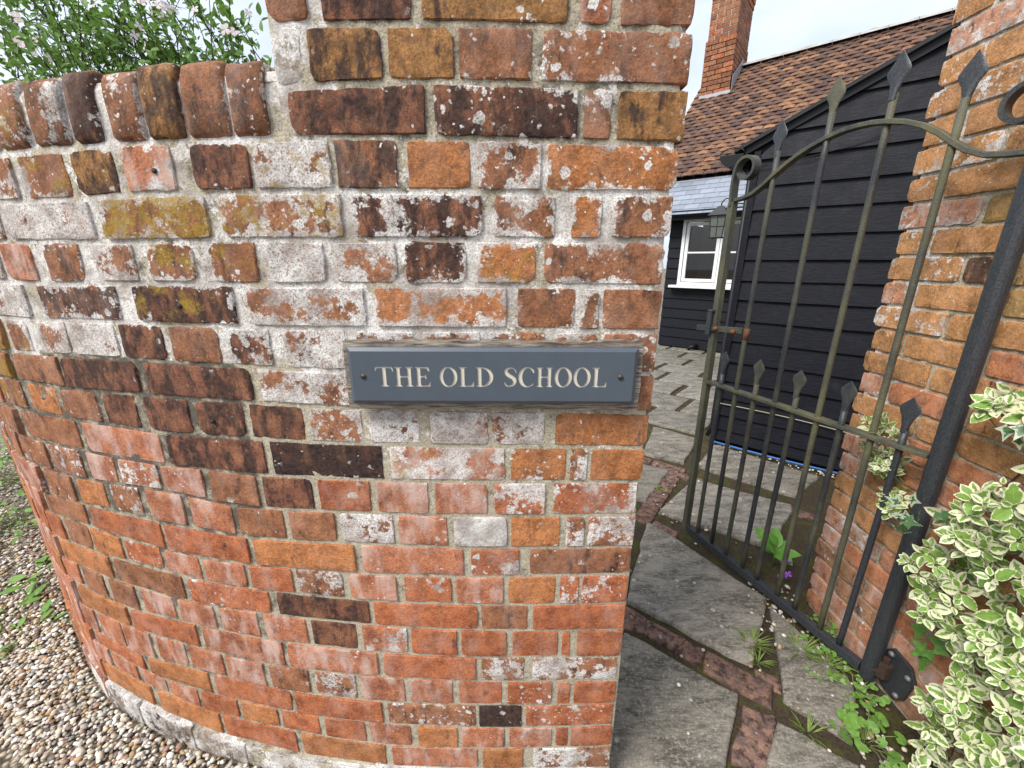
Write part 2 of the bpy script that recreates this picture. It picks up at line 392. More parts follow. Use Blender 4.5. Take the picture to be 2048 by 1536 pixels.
ROWS = {0: [(-0.012,0.095,'b22'),(0.109,0.156,'p51'),(0.172,0.387,'y31'),(0.402,0.537,'d10'),(0.559,0.622,'b10')],
       1: [(-0.015,0.209,'b42'),(0.224,0.335,'b32'),(0.341,0.442,'y222'),(0.452,0.565,'y115'),(0.575,0.621,'m80')],
       2: [(-0.017,0.09,'y21'),(0.1,0.143,'b40'),(0.152,0.375,'d41'),(0.389,0.607,'d20')],
       3: [(-0.013,0.198,'o44'),(0.206,0.311,'b50'),(0.32,0.423,'o10'),(0.439,0.541,'b205'),(0.549,0.682,'b95'),(0.689,0.796,'d30'),(0.832,0.933,'p41'),(0.952,1.044,'y245'),(1.063,1.178,'b46'),(1.199,1.356,'b53')],
       4: [(-0.012,0.09,'b42'),(0.104,0.155,'o31'),(0.182,0.282,'b61'),(0.302,0.522,'d51'),(0.539,0.758,'b67'),(0.783,1.009,'b69'),(1.034,1.26,'b83'),(1.283,1.481,'b60')],
       5: [(-0.007,0.199,'b42'),(0.212,0.314,'o46'),(0.332,0.438,'d40'),(0.452,0.56,'b83'),(0.579,0.684,'b80'),(0.706,0.798,'b36'),(0.83,0.928,'b57'),(0.959,1.058,'b74'),(1.088,1.183,'b334'),(1.221,1.315,'p20'),(1.331,1.431,'b40')],
       6: [(-0.01,0.093,'b10'),(0.099,0.134,'b41'),(0.142,0.244,'b21'),(0.262,0.496,'o61'),(0.514,0.737,'b71'),(0.764,0.981,'d26'),(1.023,1.235,'b416'),(1.282,1.961,'b90')],
       7: [(-0.009,0.088,'b30'),(0.097,0.179,'b50'),(0.193,0.297,'b50'),(0.311,0.416,'b60'),(0.43,0.54,'b50'),(0.557,0.68,'b70'),(0.706,0.791,'d41'),(0.814,0.922,'b23'),(0.938,1.042,'d13'),(1.053,1.175,'b91'),(1.19,1.279,'b64'),(1.318,1.392,'b44'),(1.413,1.66,'b26')],
       8: [(-0.012,0.111,'b21'),(0.125,0.327,'b50'),(0.341,0.546,'b60'),(0.561,0.742,'b70'),(0.76,1.002,'d11'),(1.023,1.235,'d11'),(1.248,1.416,'b12'),(1.436,1.961,'b38')],
       9: [(-0.011,0.169,'o21'),(0.189,0.291,'b85'),(0.298,0.411,'b94'),(0.432,0.531,'b81'),(0.544,0.652,'b81'),(0.664,0.779,'d10'),(0.793,0.9,'d10'),(0.918,1.029,'d10'),(1.051,1.146,'d10'),(1.161,1.277,'b31'),(1.291,1.4,'o10'),(1.426,1.961,'b36')],
       10: [(-0.008,0.096,'o00'),(0.103,0.137,'b60'),(0.146,0.254,'o40'),(0.266,0.495,'p85'),(0.511,0.746,'k20'),(0.761,0.996,'d10'),(1.013,1.235,'p21'),(1.255,1.471,'b13'),(1.496,1.961,'b33')],
       11: [(-0.002,0.168,'r61'),(0.184,0.288,'r72'),(0.302,0.409,'p32'),(0.423,0.529,'p21'),(0.544,0.655,'r21'),(0.669,0.78,'d10'),(0.794,0.906,'b10'),(0.925,1.032,'p30'),(1.043,1.155,'p50'),(1.171,1.258,'p20'),(1.281,1.399,'b51'),(1.417,1.538,'b43'),(1.56,1.891,'b40')],
       12: [(-0.004,0.093,'b60'),(0.101,0.139,'b70'),(0.152,0.254,'o21'),(0.262,0.373,'w90'),(0.387,0.491,'p30'),(0.501,0.617,'b72'),(0.628,0.732,'b10'),(0.746,0.858,'b21'),(0.87,0.978,'p20'),(0.997,1.097,'p20'),(1.119,1.209,'b51'),(1.23,1.33,'o00'),(1.35,1.46,'b33'),(1.488,1.67,'p30')],
       13: [(-0.003,0.213,'b31'),(0.236,0.339,'r52'),(0.355,0.577,'p20'),(0.593,0.831,'o00'),(0.847,1.067,'r00'),(1.081,1.308,'r10'),(1.333,1.509,'b14'),(1.532,1.674,'p30')],
       14: [(-0.001,0.098,'r51'),(0.105,0.146,'r50'),(0.156,0.259,'o00'),(0.27,0.374,'p20'),(0.384,0.489,'r50'),(0.506,0.613,'p30'),(0.63,0.739,'b60'),(0.75,0.856,'r10'),(0.87,0.98,'p30'),(0.994,1.093,'p20'),(1.106,1.219,'r50'),(1.233,1.338,'o00'),(1.352,1.457,'b22'),(1.475,1.549,'r10')],
       15: [(-0.002,0.204,'r10'),(0.216,0.32,'b00'),(0.328,0.564,'r00'),(0.576,0.8,'d00'),(0.82,1.041,'r40'),(1.061,1.284,'b10'),(1.303,1.523,'o10'),(1.541,1.844,'p20')],
       16: [(-0.002,0.101,'r10'),(0.117,0.136,'r10'),(0.145,0.25,'r00'),(0.263,0.367,'r00'),(0.377,0.483,'r00'),(0.493,0.599,'p60'),(0.614,0.724,'d00'),(0.738,0.847,'p20'),(0.865,0.968,'p20'),(0.987,1.094,'p10'),(1.111,1.215,'p10'),(1.239,1.333,'b00'),(1.36,1.451,'b00'),(1.473,1.555,'p10')],
       17: [(0.004,0.202,'b71'),(0.222,0.323,'b60'),(0.335,0.556,'r00'),(0.57,0.798,'p20'),(0.812,1.039,'p10'),(1.059,1.282,'r00'),(1.298,1.512,'o00'),(1.538,1.961,'p10')],
       18: [(0.001,0.101,'r00'),(0.111,0.141,'r20'),(0.155,0.261,'r40'),(0.274,0.379,'r00'),(0.394,0.497,'p10'),(0.511,0.619,'p10'),(0.633,0.739,'b70'),(0.756,0.862,'b30'),(0.879,0.987,'p22'),(0.999,1.103,'p10'),(1.118,1.219,'p10'),(1.238,1.342,'p10'),(1.356,1.457,'p10'),(1.48,1.552,'p10')],
       19: [(0.002,0.215,'r50'),(0.226,0.331,'k30'),(0.34,0.559,'b50'),(0.573,0.804,'r00'),(0.817,1.043,'r10'),(1.061,1.275,'o00'),(1.297,1.511,'r00'),(1.536,1.754,'r00')],
       20: [(0.001,0.102,'r00'),(0.109,0.14,'r13'),(0.15,0.256,'p30'),(0.268,0.376,'p20'),(0.387,0.487,'o10'),(0.505,0.613,'p10'),(0.625,0.735,'r10'),(0.75,0.856,'r10'),(0.866,0.977,'o00'),(0.988,1.105,'r00'),(1.119,1.215,'p10'),(1.232,1.328,'p10'),(1.345,1.457,'p10'),(1.472,1.576,'p10')],
       21: [(-0.001,0.195,'b64'),(0.221,0.325,'o14'),(0.338,0.56,'p11'),(0.578,0.808,'o12'),(0.826,1.05,'r10'),(1.061,1.278,'o12'),(1.308,1.531,'o01')],
       22: [(-0.002,0.194,'w50'),(0.22,0.326,'w53'),(0.346,0.568,'w503'),(0.588,0.817,'w602'),(0.832,0.972,'w563'),(0.988,1.151,'w642'),(1.169,1.359,'w524'),(1.382,1.544,'w613')]}
def bed(k, s):
    L = BED[k]; return float(np.interp(min(max(s, 0), 1.56), [p[0] for p in L], [p[1] for p in L]))
PIER_S = .622; COP_Z = 1.518

garden_wall = thing('garden_wall', 'old curved red brick garden wall blotched with lichen, rising to a pier by the gate', 'wall', (0, .73, 0))
def wall_matrix(s):
    p, t, n = plan(s)
    return Matrix(((t[0], n[0], 0, p[0]), (t[1], n[1], 0, p[1]), (0, 0, 1, 0), (0, 0, 0, 1)))

MW = [.30, .34, .42, .66, .80, .82, .82, .76, .46, .30, .30, .22, .18, .10, .06, .05, .05, .05, .05, .05, .06, .10, .75]
STRETCH = {4, 6, 8, 10, 13, 15, 17, 19, 21, 22}
far = MB(); far_col = []
def put_brick(s0, s1, k, code, idx, z_of=bed, far_one=False, depth=None):
    sm = (s0 + s1) / 2; w = s1 - s0
    if sm < -.5: return
    j = .0038
    zb0, zb1 = z_of(k, s1) + j, z_of(k, s0) + j        # left (s1) and right (s0)
    zt0, zt1 = z_of(k - 1, s1) - j, z_of(k - 1, s0) - j
    worn = k <= 9
    zm = (zb0 + zt0) / 2
    quad = [(-w / 2, zb0 - zm), (w / 2, zb1 - zm), (w / 2, zt1 - zm), (-w / 2, zt0 - zm)]
    prd = random.uniform(-.0012, .0014) + (random.uniform(.004, .010) if k == 22 else 0) + (.0015 if k < 9 else 0)
    corner = s0 < .012
    V, F = brick_mesh('brick', quad, depth or (.215 if corner else .098), None, jit=.0012 if worn else .0006, rnd=.0045 if worn else .0025,
                      bev=.0024 if worn else .0018, rough=.0010 if worn else .0005, seed=idx, step=.03 if far_one else .011)
    V = [(x, y - prd, z) for x, y, z in V]
    M = wall_matrix(sm); M[2][3] = zm
    if far_one:
        n0 = len(far.v); far.add([M @ Vector(v) for v in V], F); far_col.extend([BASE[code[0]]] * len(V)); return
    o = brick_obj('brick', V, F, M_BRICK)
    o.matrix_basis = M; style(o, code, (.8 if k == 22 else .45 if k <= 9 else .25 if k <= 13 else .08), MW[k] if k >= 0 else .2); link(o, garden_wall); return o

idx = 0
for k, row in ROWS.items():
    last = 0
    for (s0, s1, code) in row:
        st = k in STRETCH
        if s1 - s0 > .25: s1 = s0 + (.22 if st else .106)
        if s0 > 1.62: continue
        idx += 1; put_brick(s0, s1, k, code, idx); last = s1
    if k < 3: continue
    s = last + .013; alt = 0
    while s < 2.75:
        w = .221 if k in STRETCH else .105
        code = random.choice(['b30', 'p20', 'b53', 'r20', 'o11'] if k < 12 else ['p10', 'r10', 'o00', 'p20'])
        idx += 1; put_brick(s, s + w, k, code, idx, far_one=s > 1.98); s += w + .014
# courses of the pier above
def bed_up(k, s): return 1.735 + (-1 - k) * .0755
for k in (-1, -2, -3):
    s = -.008; i = 0
    while s < .60:
        w = min((.105 if (k % 2 == 0 or i % 2) else .215), .61 - s); i += 1; idx += 1
        if w > .03: put_brick(s, s + w, k, random.choice(['b31', 'y21', 'd20', 'b42']), idx, bed_up, far_one=True)
        s += w + .012
# return of the pier towards the path (end faces of the bricks behind the corner)
for k in range(0, 23):
    zb, zt = bed(k, 0) + .006, bed(k - 1, 0) - .006
    for y0, y1 in (((.222, .327),) if k % 2 else ((.222, .327),)):
        V, F = brick_mesh('brick', [(y0, zb), (y1, zb), (y1, zt), (y0, zt)], .1, None, seed=900 + k, step=.03)
        p, t, n = plan(0)
        far.add([(p[0] + t[0] * (.004 - v[1]) + n[0] * v[0], p[1] + t[1] * (.004 - v[1]) + n[1] * v[0], v[2]) for v in V], F); far_col.extend([BASE[random.choice('orb')]] * len(V))
o = far.build('brick', M_BRICK_A, garden_wall, True, 'stuff')
ca = o.data.color_attributes.new('pc', 'FLOAT_COLOR', 'POINT'); ca.data.foreach_set('color', np.c_[np.array(far_col), np.ones(len(far_col))].ravel())
o['label'] = 'bricks of the wall past the bend and of the pier return'

# coping: bricks set on edge, tops worn round
COPE = [(.648, .704, 'b51'), (.717, .785, 'b22'), (.799, .861, 'y324'), (.876, .934, 'b53'), (.966, 1.016, 'b217'), (1.040, 1.112, 'b614'), (1.138, 1.205, 'b56')]
s = 1.222
while s < 2.7: COPE.append((s, s + .066, random.choice(['b43', 'b52', 'y31', 'b61']))); s += .082
for i, (s0, s1, code) in enumerate(COPE):
    s0 -= .0022; s1 += .0022
    w = s1 - s0; sm = (s0 + s1) / 2; top = 1.633 + random.uniform(-.004, .003); h = top - (COP_Z + .006); nx, nz = 6, 8
    V = []; rr = random.Random(400 + i); off = Vector((rr.uniform(-9, 9), 3, 7)); tilt = rr.uniform(-.004, .004)
    prof = [(.008, 0), (0, .006), (-.001, .3 * h), (0, .6 * h), (.001, h - .022), (.008, h - .008), (.02, h), (.11, h + .004), (.195, h), (.207, h - .008), (.215, h - .022), (.215, 0)]
    nu = [0, .06, .3, .7, .94, 1]
    for (yy, zz) in prof:
        for ui, u in enumerate(nu):
            e = ui in (0, 5)
            V.append(((u - .5) * w + tilt * zz / h + (.0015 * mnoise.noise(Vector((zz * 60, ui, yy * 40)) + off)), yy + (.003 if e and yy < .1 else 0) + .0025 * mnoise.noise(Vector((u * 3, zz * 40, i)) + off),
                      zz - (.004 if e and zz > h - .03 else 0) + (.004 * mnoise.noise(Vector((u * 2.2, yy * 30, 1)) + off) if zz > h - .03 else 0)))
    n = len(nu); F = [(j * n + q, j * n + q + 1, (j + 1) * n + q + 1, (j + 1) * n + q) for j in range(len(prof) - 1) for q in range(n - 1)]
    F += [tuple(j * n for j in range(len(prof))), tuple(j * n + n - 1 for j in range(len(prof) - 1, -1, -1))]
    V = [(x, y - .004, z) for x, y, z in V]
    o = bpy.data.objects.new('coping_brick', mesh('coping_brick', V, F, M_BRICK, True)); M = wall_matrix(sm)
    a_ = o.data.attributes.new('ed', 'FLOAT', 'POINT'); a_.data.foreach_set('value', [.8 if (q % n) in (0, 5) else 0.0 for q in range(len(V))]); M[2][3] = COP_Z + .006
    o.matrix_basis = M; style(o, code, .6, .7); link(o, garden_wall)

# mortar: the body of the wall, its face set back a little behind the bricks
def mortar_attr(s, z):
    k = 22
    for q in range(0, 23):
        if z > bed(q, s): k = q; break
    if z > 1.735: k = 0
    w = MW[k]; d = .12; y = .03
    if s > .78 and 8 <= k <= 14: w *= .25; d = .55 if k < 13 else .35
    if s > .6 and k == 8: w *= .6
    if 9 <= k <= 12 and s < .6: w += .12
    if k <= 2 and s > .53: w = .75
    if k <= 2 and s <= .53: d = .3
    if k >= 15 and s > .8: d = .3
    if k in (0, 1, 2, 9, 10) : y = .12
    if 3 <= k <= 6: y = .10; d = .22
    return w, d, y
ds, dz = .0125, .0125
s_list = list(np.arange(-.004, PIER_S, ds)) + [PIER_S + .001] + list(np.arange(PIER_S + .012, 2.8, .016))
def wall_top(s): return 1.96 if s <= PIER_S + .002 else 1.626
mv, mf, att = [], [], []
z_pier = list(np.arange(-.08, 1.518, dz)) + [1.518 + i * .0122 for i in range(10)] + list(np.arange(1.645, 1.955, dz))
z_pier = sorted(set(round(z, 4) for z in z_pier)); nzc = len(z_pier)
grid = {}
for i, s in enumerate(s_list):
    p, t, n = plan(s)
    for j, z in enumerate(z_pier):
        if z > wall_top(s): continue
        rec = (.0020 if z > .9 else .0030) + .0013 * mnoise.noise(Vector((s * 60, z * 60, 1))) + .0012 * mnoise.noise(Vector((s * 17, z * 17, 4)))
        if z > COP_Z and s > PIER_S: rec += .004 + .02 * min(1, max(0, (z - 1.60) / .026)) ** 2 + .004 * mnoise.noise(Vector((s * 90, z * 40, 8)))
        if z > 1.53 and .56 < s < PIER_S: rec -= .003
        if z < .05: rec -= .010
        if s < 0: rec += .002
        grid[i, j] = len(mv); mv.append((p[0] + n[0] * rec, p[1] + n[1] * rec, z)); att.append(mortar_attr(s, z))
for i in range(len(s_list) - 1):
    for j in range(nzc - 1):
        q = [grid.get((i, j)), grid.get((i + 1, j)), grid.get((i + 1, j + 1)), grid.get((i, j + 1))]
        if None not in q: mf.append((q[0], q[3], q[2], q[1]) if True else q)
nfront = len(mv)
# back, top and ends
def back_pt(s, z, th):
    p, t, n = plan(s); return (p[0] + n[0] * th, p[1] + n[1] * th, z)
for (sa, sb, th, top) in ((-.004, PIER_S, .325, 1.95), (PIER_S, 2.78, .21, 1.60)):
    ss = np.linspace(sa, sb, 12 if th > .3 else 50); b0 = len(mv)
    for s in ss:
        for z, w_ in ((-.08, th), (top, th), (top, .006)):
            mv.append(back_pt(s, z, w_)); att.append((.2, .2, .0))
    for i in range(len(ss) - 1):
        for r_ in (0, 1): mf.append((b0 + 3 * i + r_, b0 + 3 * i + 3 + r_, b0 + 3 * i + 4 + r_, b0 + 3 * i + 1 + r_))
    for e in (0, len(ss) - 1):
        s = ss[e]; q = len(mv); mv += [back_pt(s, -.08, .004), back_pt(s, -.08, th), back_pt(s, top, th), back_pt(s, top, .004)]; att += [(.1, .1, 0)] * 4; mf.append((q, q + 1, q + 2, q + 3))
mo = obj('mortar', mv, mf, M_MORTAR, garden_wall, True)
for nm, c in (('wh', 0), ('dk', 1), ('yl', 2)):
    a = mo.data.attributes.new(nm, 'FLOAT', 'POINT'); a.data.foreach_set('value', [x[c] for x in att])

# iron nails and old plugs left in the wall
M_IRON = simple('rusty_nail', (.03, .022, .018), .7, .4, 300)
for (s, z) in ((0.868, 1.476), (0.879, 1.247), (0.863, 1.016)):
    p, t, n = plan(s); mb = MB(); c = Vector((p[0], p[1], z))
    d = Vector((-n[0], -n[1], .15)).normalized()
    mb.tube([c - d * .015, c + d * .003], .0026, 8); mb.tube([c + d * .002, c + d * .0045], .0045, 8)
    o = mb.build('nail', M_IRON, garden_wall, True)

# ================================================================ the wall on the other side of the gate
XR = 1.217
side_wall = thing('side_wall', 'orange brick wall end on the hinge side of the gate, partly under variegated leaves', 'wall', (XR, 1.1, 0))
def side_brick(y0, y1, z0, z1, code, i):
    """brick on the face X = XR, from y0 (near) to y1 (far)"""
    w = y1 - y0; zm = (z0 + z1) / 2
    V, F = brick_mesh('brick', [(-w / 2, z0 - zm), (w / 2, z0 - zm), (w / 2, z1 - zm), (-w / 2, z1 - zm)], .1 if y1 < 1.36 else .21, None,
                      jit=.0013, rnd=.006, bev=.0024, rough=.0011, seed=i)
    pr = random.uniform(.0005, .0045)
    V = [(x, y - pr, z) for x, y, z in V]
    # local x -> -Y world (to the right seen from the path), local y -> +X (into the wall)
    o = brick_obj('brick', V, F, M_BRICK)
    o.matrix_basis = Matrix(((0, 1, 0, XR), (-1, 0, 0, (y0 + y1) / 2), (0, 0, 1, zm), (0, 0, 0, 1)))
    style(o, code, .05 + .15 * (z0 > 1.1), .30); o.color = (o.color[0] * 1.20, o.color[1] * 1.55, o.color[2] * 1.75, 1); link(o, side_wall)
for r_ in range(28):
    z0 = -.005 + r_ * .0755; z1 = z0 + .0672; y = 1.372 + random.uniform(-.008, .008); i = 0
    up = r_ >= 15
    while y > .50:
        w = .105 if (r_ % 2 == 0 and i == 0) else random.uniform(.218, .232)
        if r_ % 2 == 1 and i == 1: w = .105
        w = min(w, y - .40)
        cor = i == 0
        if up: code = random.choice(['o31', 'y34', 'o22', 'y25']) if not cor else random.choice(['o60', 'p50', 'o51', 'p61'])
        elif r_ > 10: code = random.choice(['o11', 'o02', 'o10', 'r10']) if not cor else random.choice(['p30', 'o31', 'o21'])
        elif r_ > 3: code = random.choice(['r00', 'o00', 'o01', 'r10', 'p10']) if not cor else random.choice(['o10', 'p40', 'o21', 'p50'])
        else: code = random.choice(['p20', 'b30', 'r20', 'p30', 'y21'])
        if r_ == 17 and i == 1: code = 'o106'
        side_brick(y - w, y, z0, z1, code, 2000 + r_ * 20 + i); y -= w + .0095; i += 1
        if i > 4: break
mv, mf, att = [], [], []
ys = np.arange(.42, 1.3645, .0135); zs = np.arange(-.08, 2.11, .0135)
for i, y in enumerate(ys):
    for j, z in enumerate(zs):
        rec = .0034 + .0018 * mnoise.noise(Vector((y * 50, z * 50, 3))); mv.append((XR + rec, y, z))
        att.append((.18 + .45 * (y > 1.22) * (z > .6) + .2 * (z > 1.2), .15, .05 + .1 * (z > 1.1)))
nz_ = len(zs)
for i in range(len(ys) - 1):
    for j in range(nz_ - 1): mf.append((i * nz_ + j, i * nz_ + j + 1, (i + 1) * nz_ + j + 1, (i + 1) * nz_ + j))
b = len(mv); mv += [(XR + x, y, z) for x in (.006, .33) for y in (.42, 1.362) for z in (-.08, 2.1)]; att += [(.2, .2, 0)] * 8
mf += [(b + 4, b + 6, b + 7, b + 5), (b + 2, b + 3, b + 7, b + 6), (b + 1, b + 5, b + 7, b + 3), (b, b + 4, b + 5, b + 1)]
mo = obj('mortar', mv, mf, M_MORTAR, side_wall, True)
for nm, c in (('wh', 0), ('dk', 1), ('yl', 2)):
    a = mo.data.attributes.new(nm, 'FLOAT', 'POINT'); a.data.foreach_set('value', [x[c] for x in att])

# ================================================================ ground: gravel forecourt, path bed
def make_ground_mat():
    g = G('gravel_earth'); P = g.pos()
    v = g.vor(P, 75); c = g.sep(v.outputs['Color'])
    col = g.mix(c[0], (.16, .12, .08), (.50, .42, .32)); col = g.mix(g.mr(v.outputs['Distance'], .3, .7), col, (.07, .055, .04))
    g.set(color=col, rough=.9, normal=g.bump(g.math('SUBTRACT', 1.0, v.outputs['Distance']), .8, .006)); return g.m
def make_moss_mat():
    g = G('mossy_joint'); P = g.pos(); n = g.noise(P, 16, 6, .65); n2 = g.noise(P, 120, 5, .7)
    col = g.mix(g.mr(n2, .3, .7), (.020, .014, .009), (.085, .062, .038))
    col = g.mix(g.mr(n, .50, .62), col, g.mix(n2, (.025, .028, .006), (.105, .105, .020)))
    g.set(color=col, rough=.95, normal=g.bump(g.noise(P, 170, 6, .75), .9, .006)); return g.m
M_GROUND, M_MOSS = make_ground_mat(), make_moss_mat()
gr = obj('ground', [(-60, -60, -.026), (60, -60, -.026), (60, 90, -.026), (-60, 90, -.026)], [(0, 1, 2, 3)], M_GROUND); gr['kind'] = 'structure'
lawn = obj('lawn', [(-2.2, 2.9, -.020), (.15, 1.3, -.020), (.95, 3.4, -.020), (2.0, 7.2, -.020), (2.0, 11, -.020), (-9, 11, -.020), (-9, 4.5, -.020)], [(0, 1, 2, 3, 4, 5, 6)], simple('mown_grass', (.055, .11, .025), .9, .4, 14, .01, bscale=90)); lawn['kind'] = 'structure'
# path bed, gently uneven
xs = np.arange(.20, 3.6, .03); ys = np.arange(.35, 7.4, .03); v = []; f = []
for x in xs:
    for y in ys: v.append((x, y, -.017 + .007 * mnoise.noise(Vector((x * 9, y * 9, 0))) + .004 * mnoise.noise(Vector((x * 40, y * 40, 2)))))
ny = len(ys)
for i in range(len(xs) - 1):
    for j in range(ny - 1): f.append((i * ny + j, (i + 1) * ny + j, (i + 1) * ny + j + 1, i * ny + j + 1))
path = obj('path', v, f, M_MOSS, None, True); path['kind'] = 'structure'

def make_flag_mat():
    g = G('sandstone_flag'); P = g.pos(); base = g.info().outputs['Color']
    rot = g.vmul(P, (1.0, 2.6, 1.0))
    n1 = g.noise(rot, 7, 8, .68, dist=.6); n2 = g.noise(P, 95, 6, .75); n3 = g.noise(P, 14, 5, .6)
    c = g.mix(g.mr(n1, .40, .60), g.scale_col(base, .42), g.scale_col(base, 1.35))
    c = g.mix(g.mr(g.noise(g.vmul(rot, (1, 1.6, 1)), 34, 5, .72), .50, .62, 0, .55), c, g.scale_col(base, 1.9))
    c = g.mix(g.mr(n2, .52, .64, 0, .85), c, (.38, .335, .26))
    c = g.mix(g.mr(g.noise(P, 260, 3, .7), .52, .66, 0, .6), c, (.055, .05, .045))
    c = g.mix(g.mr(n3, .58, .70, 0, .35), c, (.24, .22, .155))
    v = g.vor(P, 26); cc = g.sep(v.outputs['Color'])
    spot = g.math('MULTIPLY', g.mr(g.math('SUBTRACT', g.math('MULTIPLY', cc[0], .3), v.outputs['Distance']), 0, .05), g.mr(cc[1], .75, .77))
    c = g.mix(g.math('MULTIPLY', spot, .7), c, (.55, .52, .42))
    hh = g.math('ADD', g.math('MULTIPLY', n1, 3.0), g.math('ADD', g.noise(P, 150, 6, .75), g.math('MULTIPLY', g.noise(rot, 32, 5, .7), 2)))
    g.set(color=c, rough=.8, spec=.3, normal=g.bump(hh, .7, .004)); return g.m
M_FLAG = make_flag_mat()
M_PAVER = make_brick_mat('paving_brick')

def slab(name, pts, m, parent, ztop, th=.035, inset=.004, jag=.004, seed=0, colr=None, sub=.06):
    """stone slab with chipped, rounded edges from a plan outline"""
    pts = [Vector((p[0], p[1])) for p in pts]
    area = sum(pts[i].x * pts[(i + 1) % len(pts)].y - pts[(i + 1) % len(pts)].x * pts[i].y for i in range(len(pts)))
    if area < 0: pts = pts[::-1]
    ring = []
    for i in range(len(pts)):
        a, b = pts[i], pts[(i + 1) % len(pts)]; L = (b - a).length; n = max(2, int(L / sub))
        nrm = Vector((b.y - a.y, a.x - b.x)).normalized()
        for q in range(n):
            t = q / n; p = a.lerp(b, t)
            k = mnoise.noise(Vector((p.x * 24, p.y * 24, seed))) * jag
            ring.append(p + nrm * (k - inset * (1.6 if q == 0 else 1)))
    c = sum(ring, Vector((0, 0))) / len(ring); n = len(ring); V = []
    for sc, dzz in ((1.0, -th), (1.0, -.007), (.0, -.0015), (.0, 0)):
        for p in ring:
            if sc == 1.0: q = p
            else:
                d = (c - p); q = p + d.normalized() * (.005 if dzz else .013)
            V.append((q.x - c.x, q.y - c.y, dzz + .0015 * mnoise.noise(Vector((q.x * 12, q.y * 12, seed)))))
    F = []
    for r_ in range(3):
        for i in range(n): F.append((r_ * n + i, r_ * n + (i + 1) % n, (r_ + 1) * n + (i + 1) % n, (r_ + 1) * n + i))
    F.append(tuple(3 * n + i for i in range(n)))
    o = bpy.data.objects.new(name, mesh(name, V, F, m, True)); o.location = (c.x, c.y, ztop)
    o.data.set_sharp_from_angle(angle=R(50))
    if colr: o.color = (*colr, 1)
    return link(o, parent)

FLAGS = [[(.73, .97), (.435, 1.20), (.27, 1.02), (.27, .66), (.50, .66)], [(.73, 1.88), (1.05, 1.36), (.83, 1.08), (.48, 1.36)],
         [(1.05, 1.32), (.935, 1.07), (.875, .965), (.985, .84), (1.12, 1.0)], [(.81, .89), (.955, .77), (.75, .52), (.58, .62), (.70, .76)],
         [(.82, 1.98), (1.17, 2.33), (1.60, 2.04), (1.27, 1.69)], [(1.27, 2.51), (1.545, 2.85), (1.99, 2.37), (1.68, 2.15)],
         [(.96, 2.70), (1.18, 2.56), (1.46, 2.95), (1.20, 3.20)], [(.77, 2.09), (1.05, 2.45), (.86, 2.56), (.58, 2.22)]]
for i, P in enumerate(FLAGS):
    k = random.uniform(.82, 1.2) * (.85 if i == 0 else 1)
    slab('flagstone', P, M_FLAG, path, random.uniform(-.003, .005), .04, -.006, .010, i, (.205 * k, .182 * k, .150 * k))
g1 = Vector((.644, .765)); g2 = Vector((.765, -.644)); i = 20        # laid square to the buildings further up
for a in range(9):
    for b in range(9):
        n0 = 3.30 + a * .46; u0 = -3.55 + b * .56 + (.2 if a % 2 else 0)
        if u0 + .12 > -.76: continue
        cpt = g1 * (n0 + .2) + g2 * (u0 + .25)
        if cpt.x < .55: continue
        L = random.uniform(.50, .52); Hh = random.uniform(.40, .42)
        L = min(L, -.745 - u0); Q = [g1 * n0 + g2 * u0, g1 * n0 + g2 * (u0 + L), g1 * (n0 + Hh) + g2 * (u0 + L), g1 * (n0 + Hh) + g2 * u0]
        k = random.uniform(.8, 1.25); i += 1
        slab('flagstone', [(q.x, q.y) for q in Q], M_FLAG, path, random.uniform(-.003, .004), .04, .003, .010, i, (.19 * k, .175 * k, .152 * k))
PAV = [[(.47, 1.335), (.53, 1.265), (.50, 1.212), (.425, 1.235)], [(.535, 1.262), (.645, 1.175), (.585, 1.147), (.505, 1.205)], [(.652, 1.170), (.70, 1.135), (.64, 1.072), (.588, 1.138)],
       [(.705, 1.128), (.862, 1.0), (.808, .94), (.660, 1.062)], [(.742, .94), (.812, .905), (.705, .765), (.62, .80)], [(.845, 1.068), (.905, 1.035), (.872, .985), (.822, 1.02)],
       [(.60, .775), (.68, .735), (.585, .60), (.51, .64)]]
d1 = Vector((.59, .81)); d2 = Vector((.81, -.59))
for q in range(4):
    o_ = Vector((.66, 1.92)) + d1 * (.19 * q); PAV.append([tuple(o_), tuple(o_ + d1 * .18), tuple(o_ + d1 * .18 + d2 * .085), tuple(o_ + d2 * .085)])
for q in range(5):
    o_ = Vector((1.10, 2.47)) + g2 * (.20 * q) * .98 - g1 * .01
    if q in (1, 4): continue
    PAV.append([tuple(o_), tuple(o_ + g2 * .185), tuple(o_ + g2 * .185 - g1 * .07), tuple(o_ - g1 * .07)])
for q in range(3):
    o_ = Vector((.70, 2.86)) + g2 * (.20 * q); PAV.append([tuple(o_), tuple(o_ + g2 * .185), tuple(o_ + g2 * .185 - g1 * .075), tuple(o_ - g1 * .075)])
PAV.append([(.78, 1.90), (.86, 1.80), (.815, 1.76), (.735, 1.87)])
for i, P in enumerate(PAV):
    o = slab('paving_brick', P, M_PAVER, path, random.uniform(-.010, -.002), .05, -.005, .005, 70 + i, None, .03)
    k = random.uniform(.8, 1.2); o.color = (.150 * k, .098 * k, .085 * k, 1); o['wh'] = .12; o['yl'] = 0.0; o['sk'] = .35; o['bl'] = .0; o['gr'] = .2; o['mw'] = .0

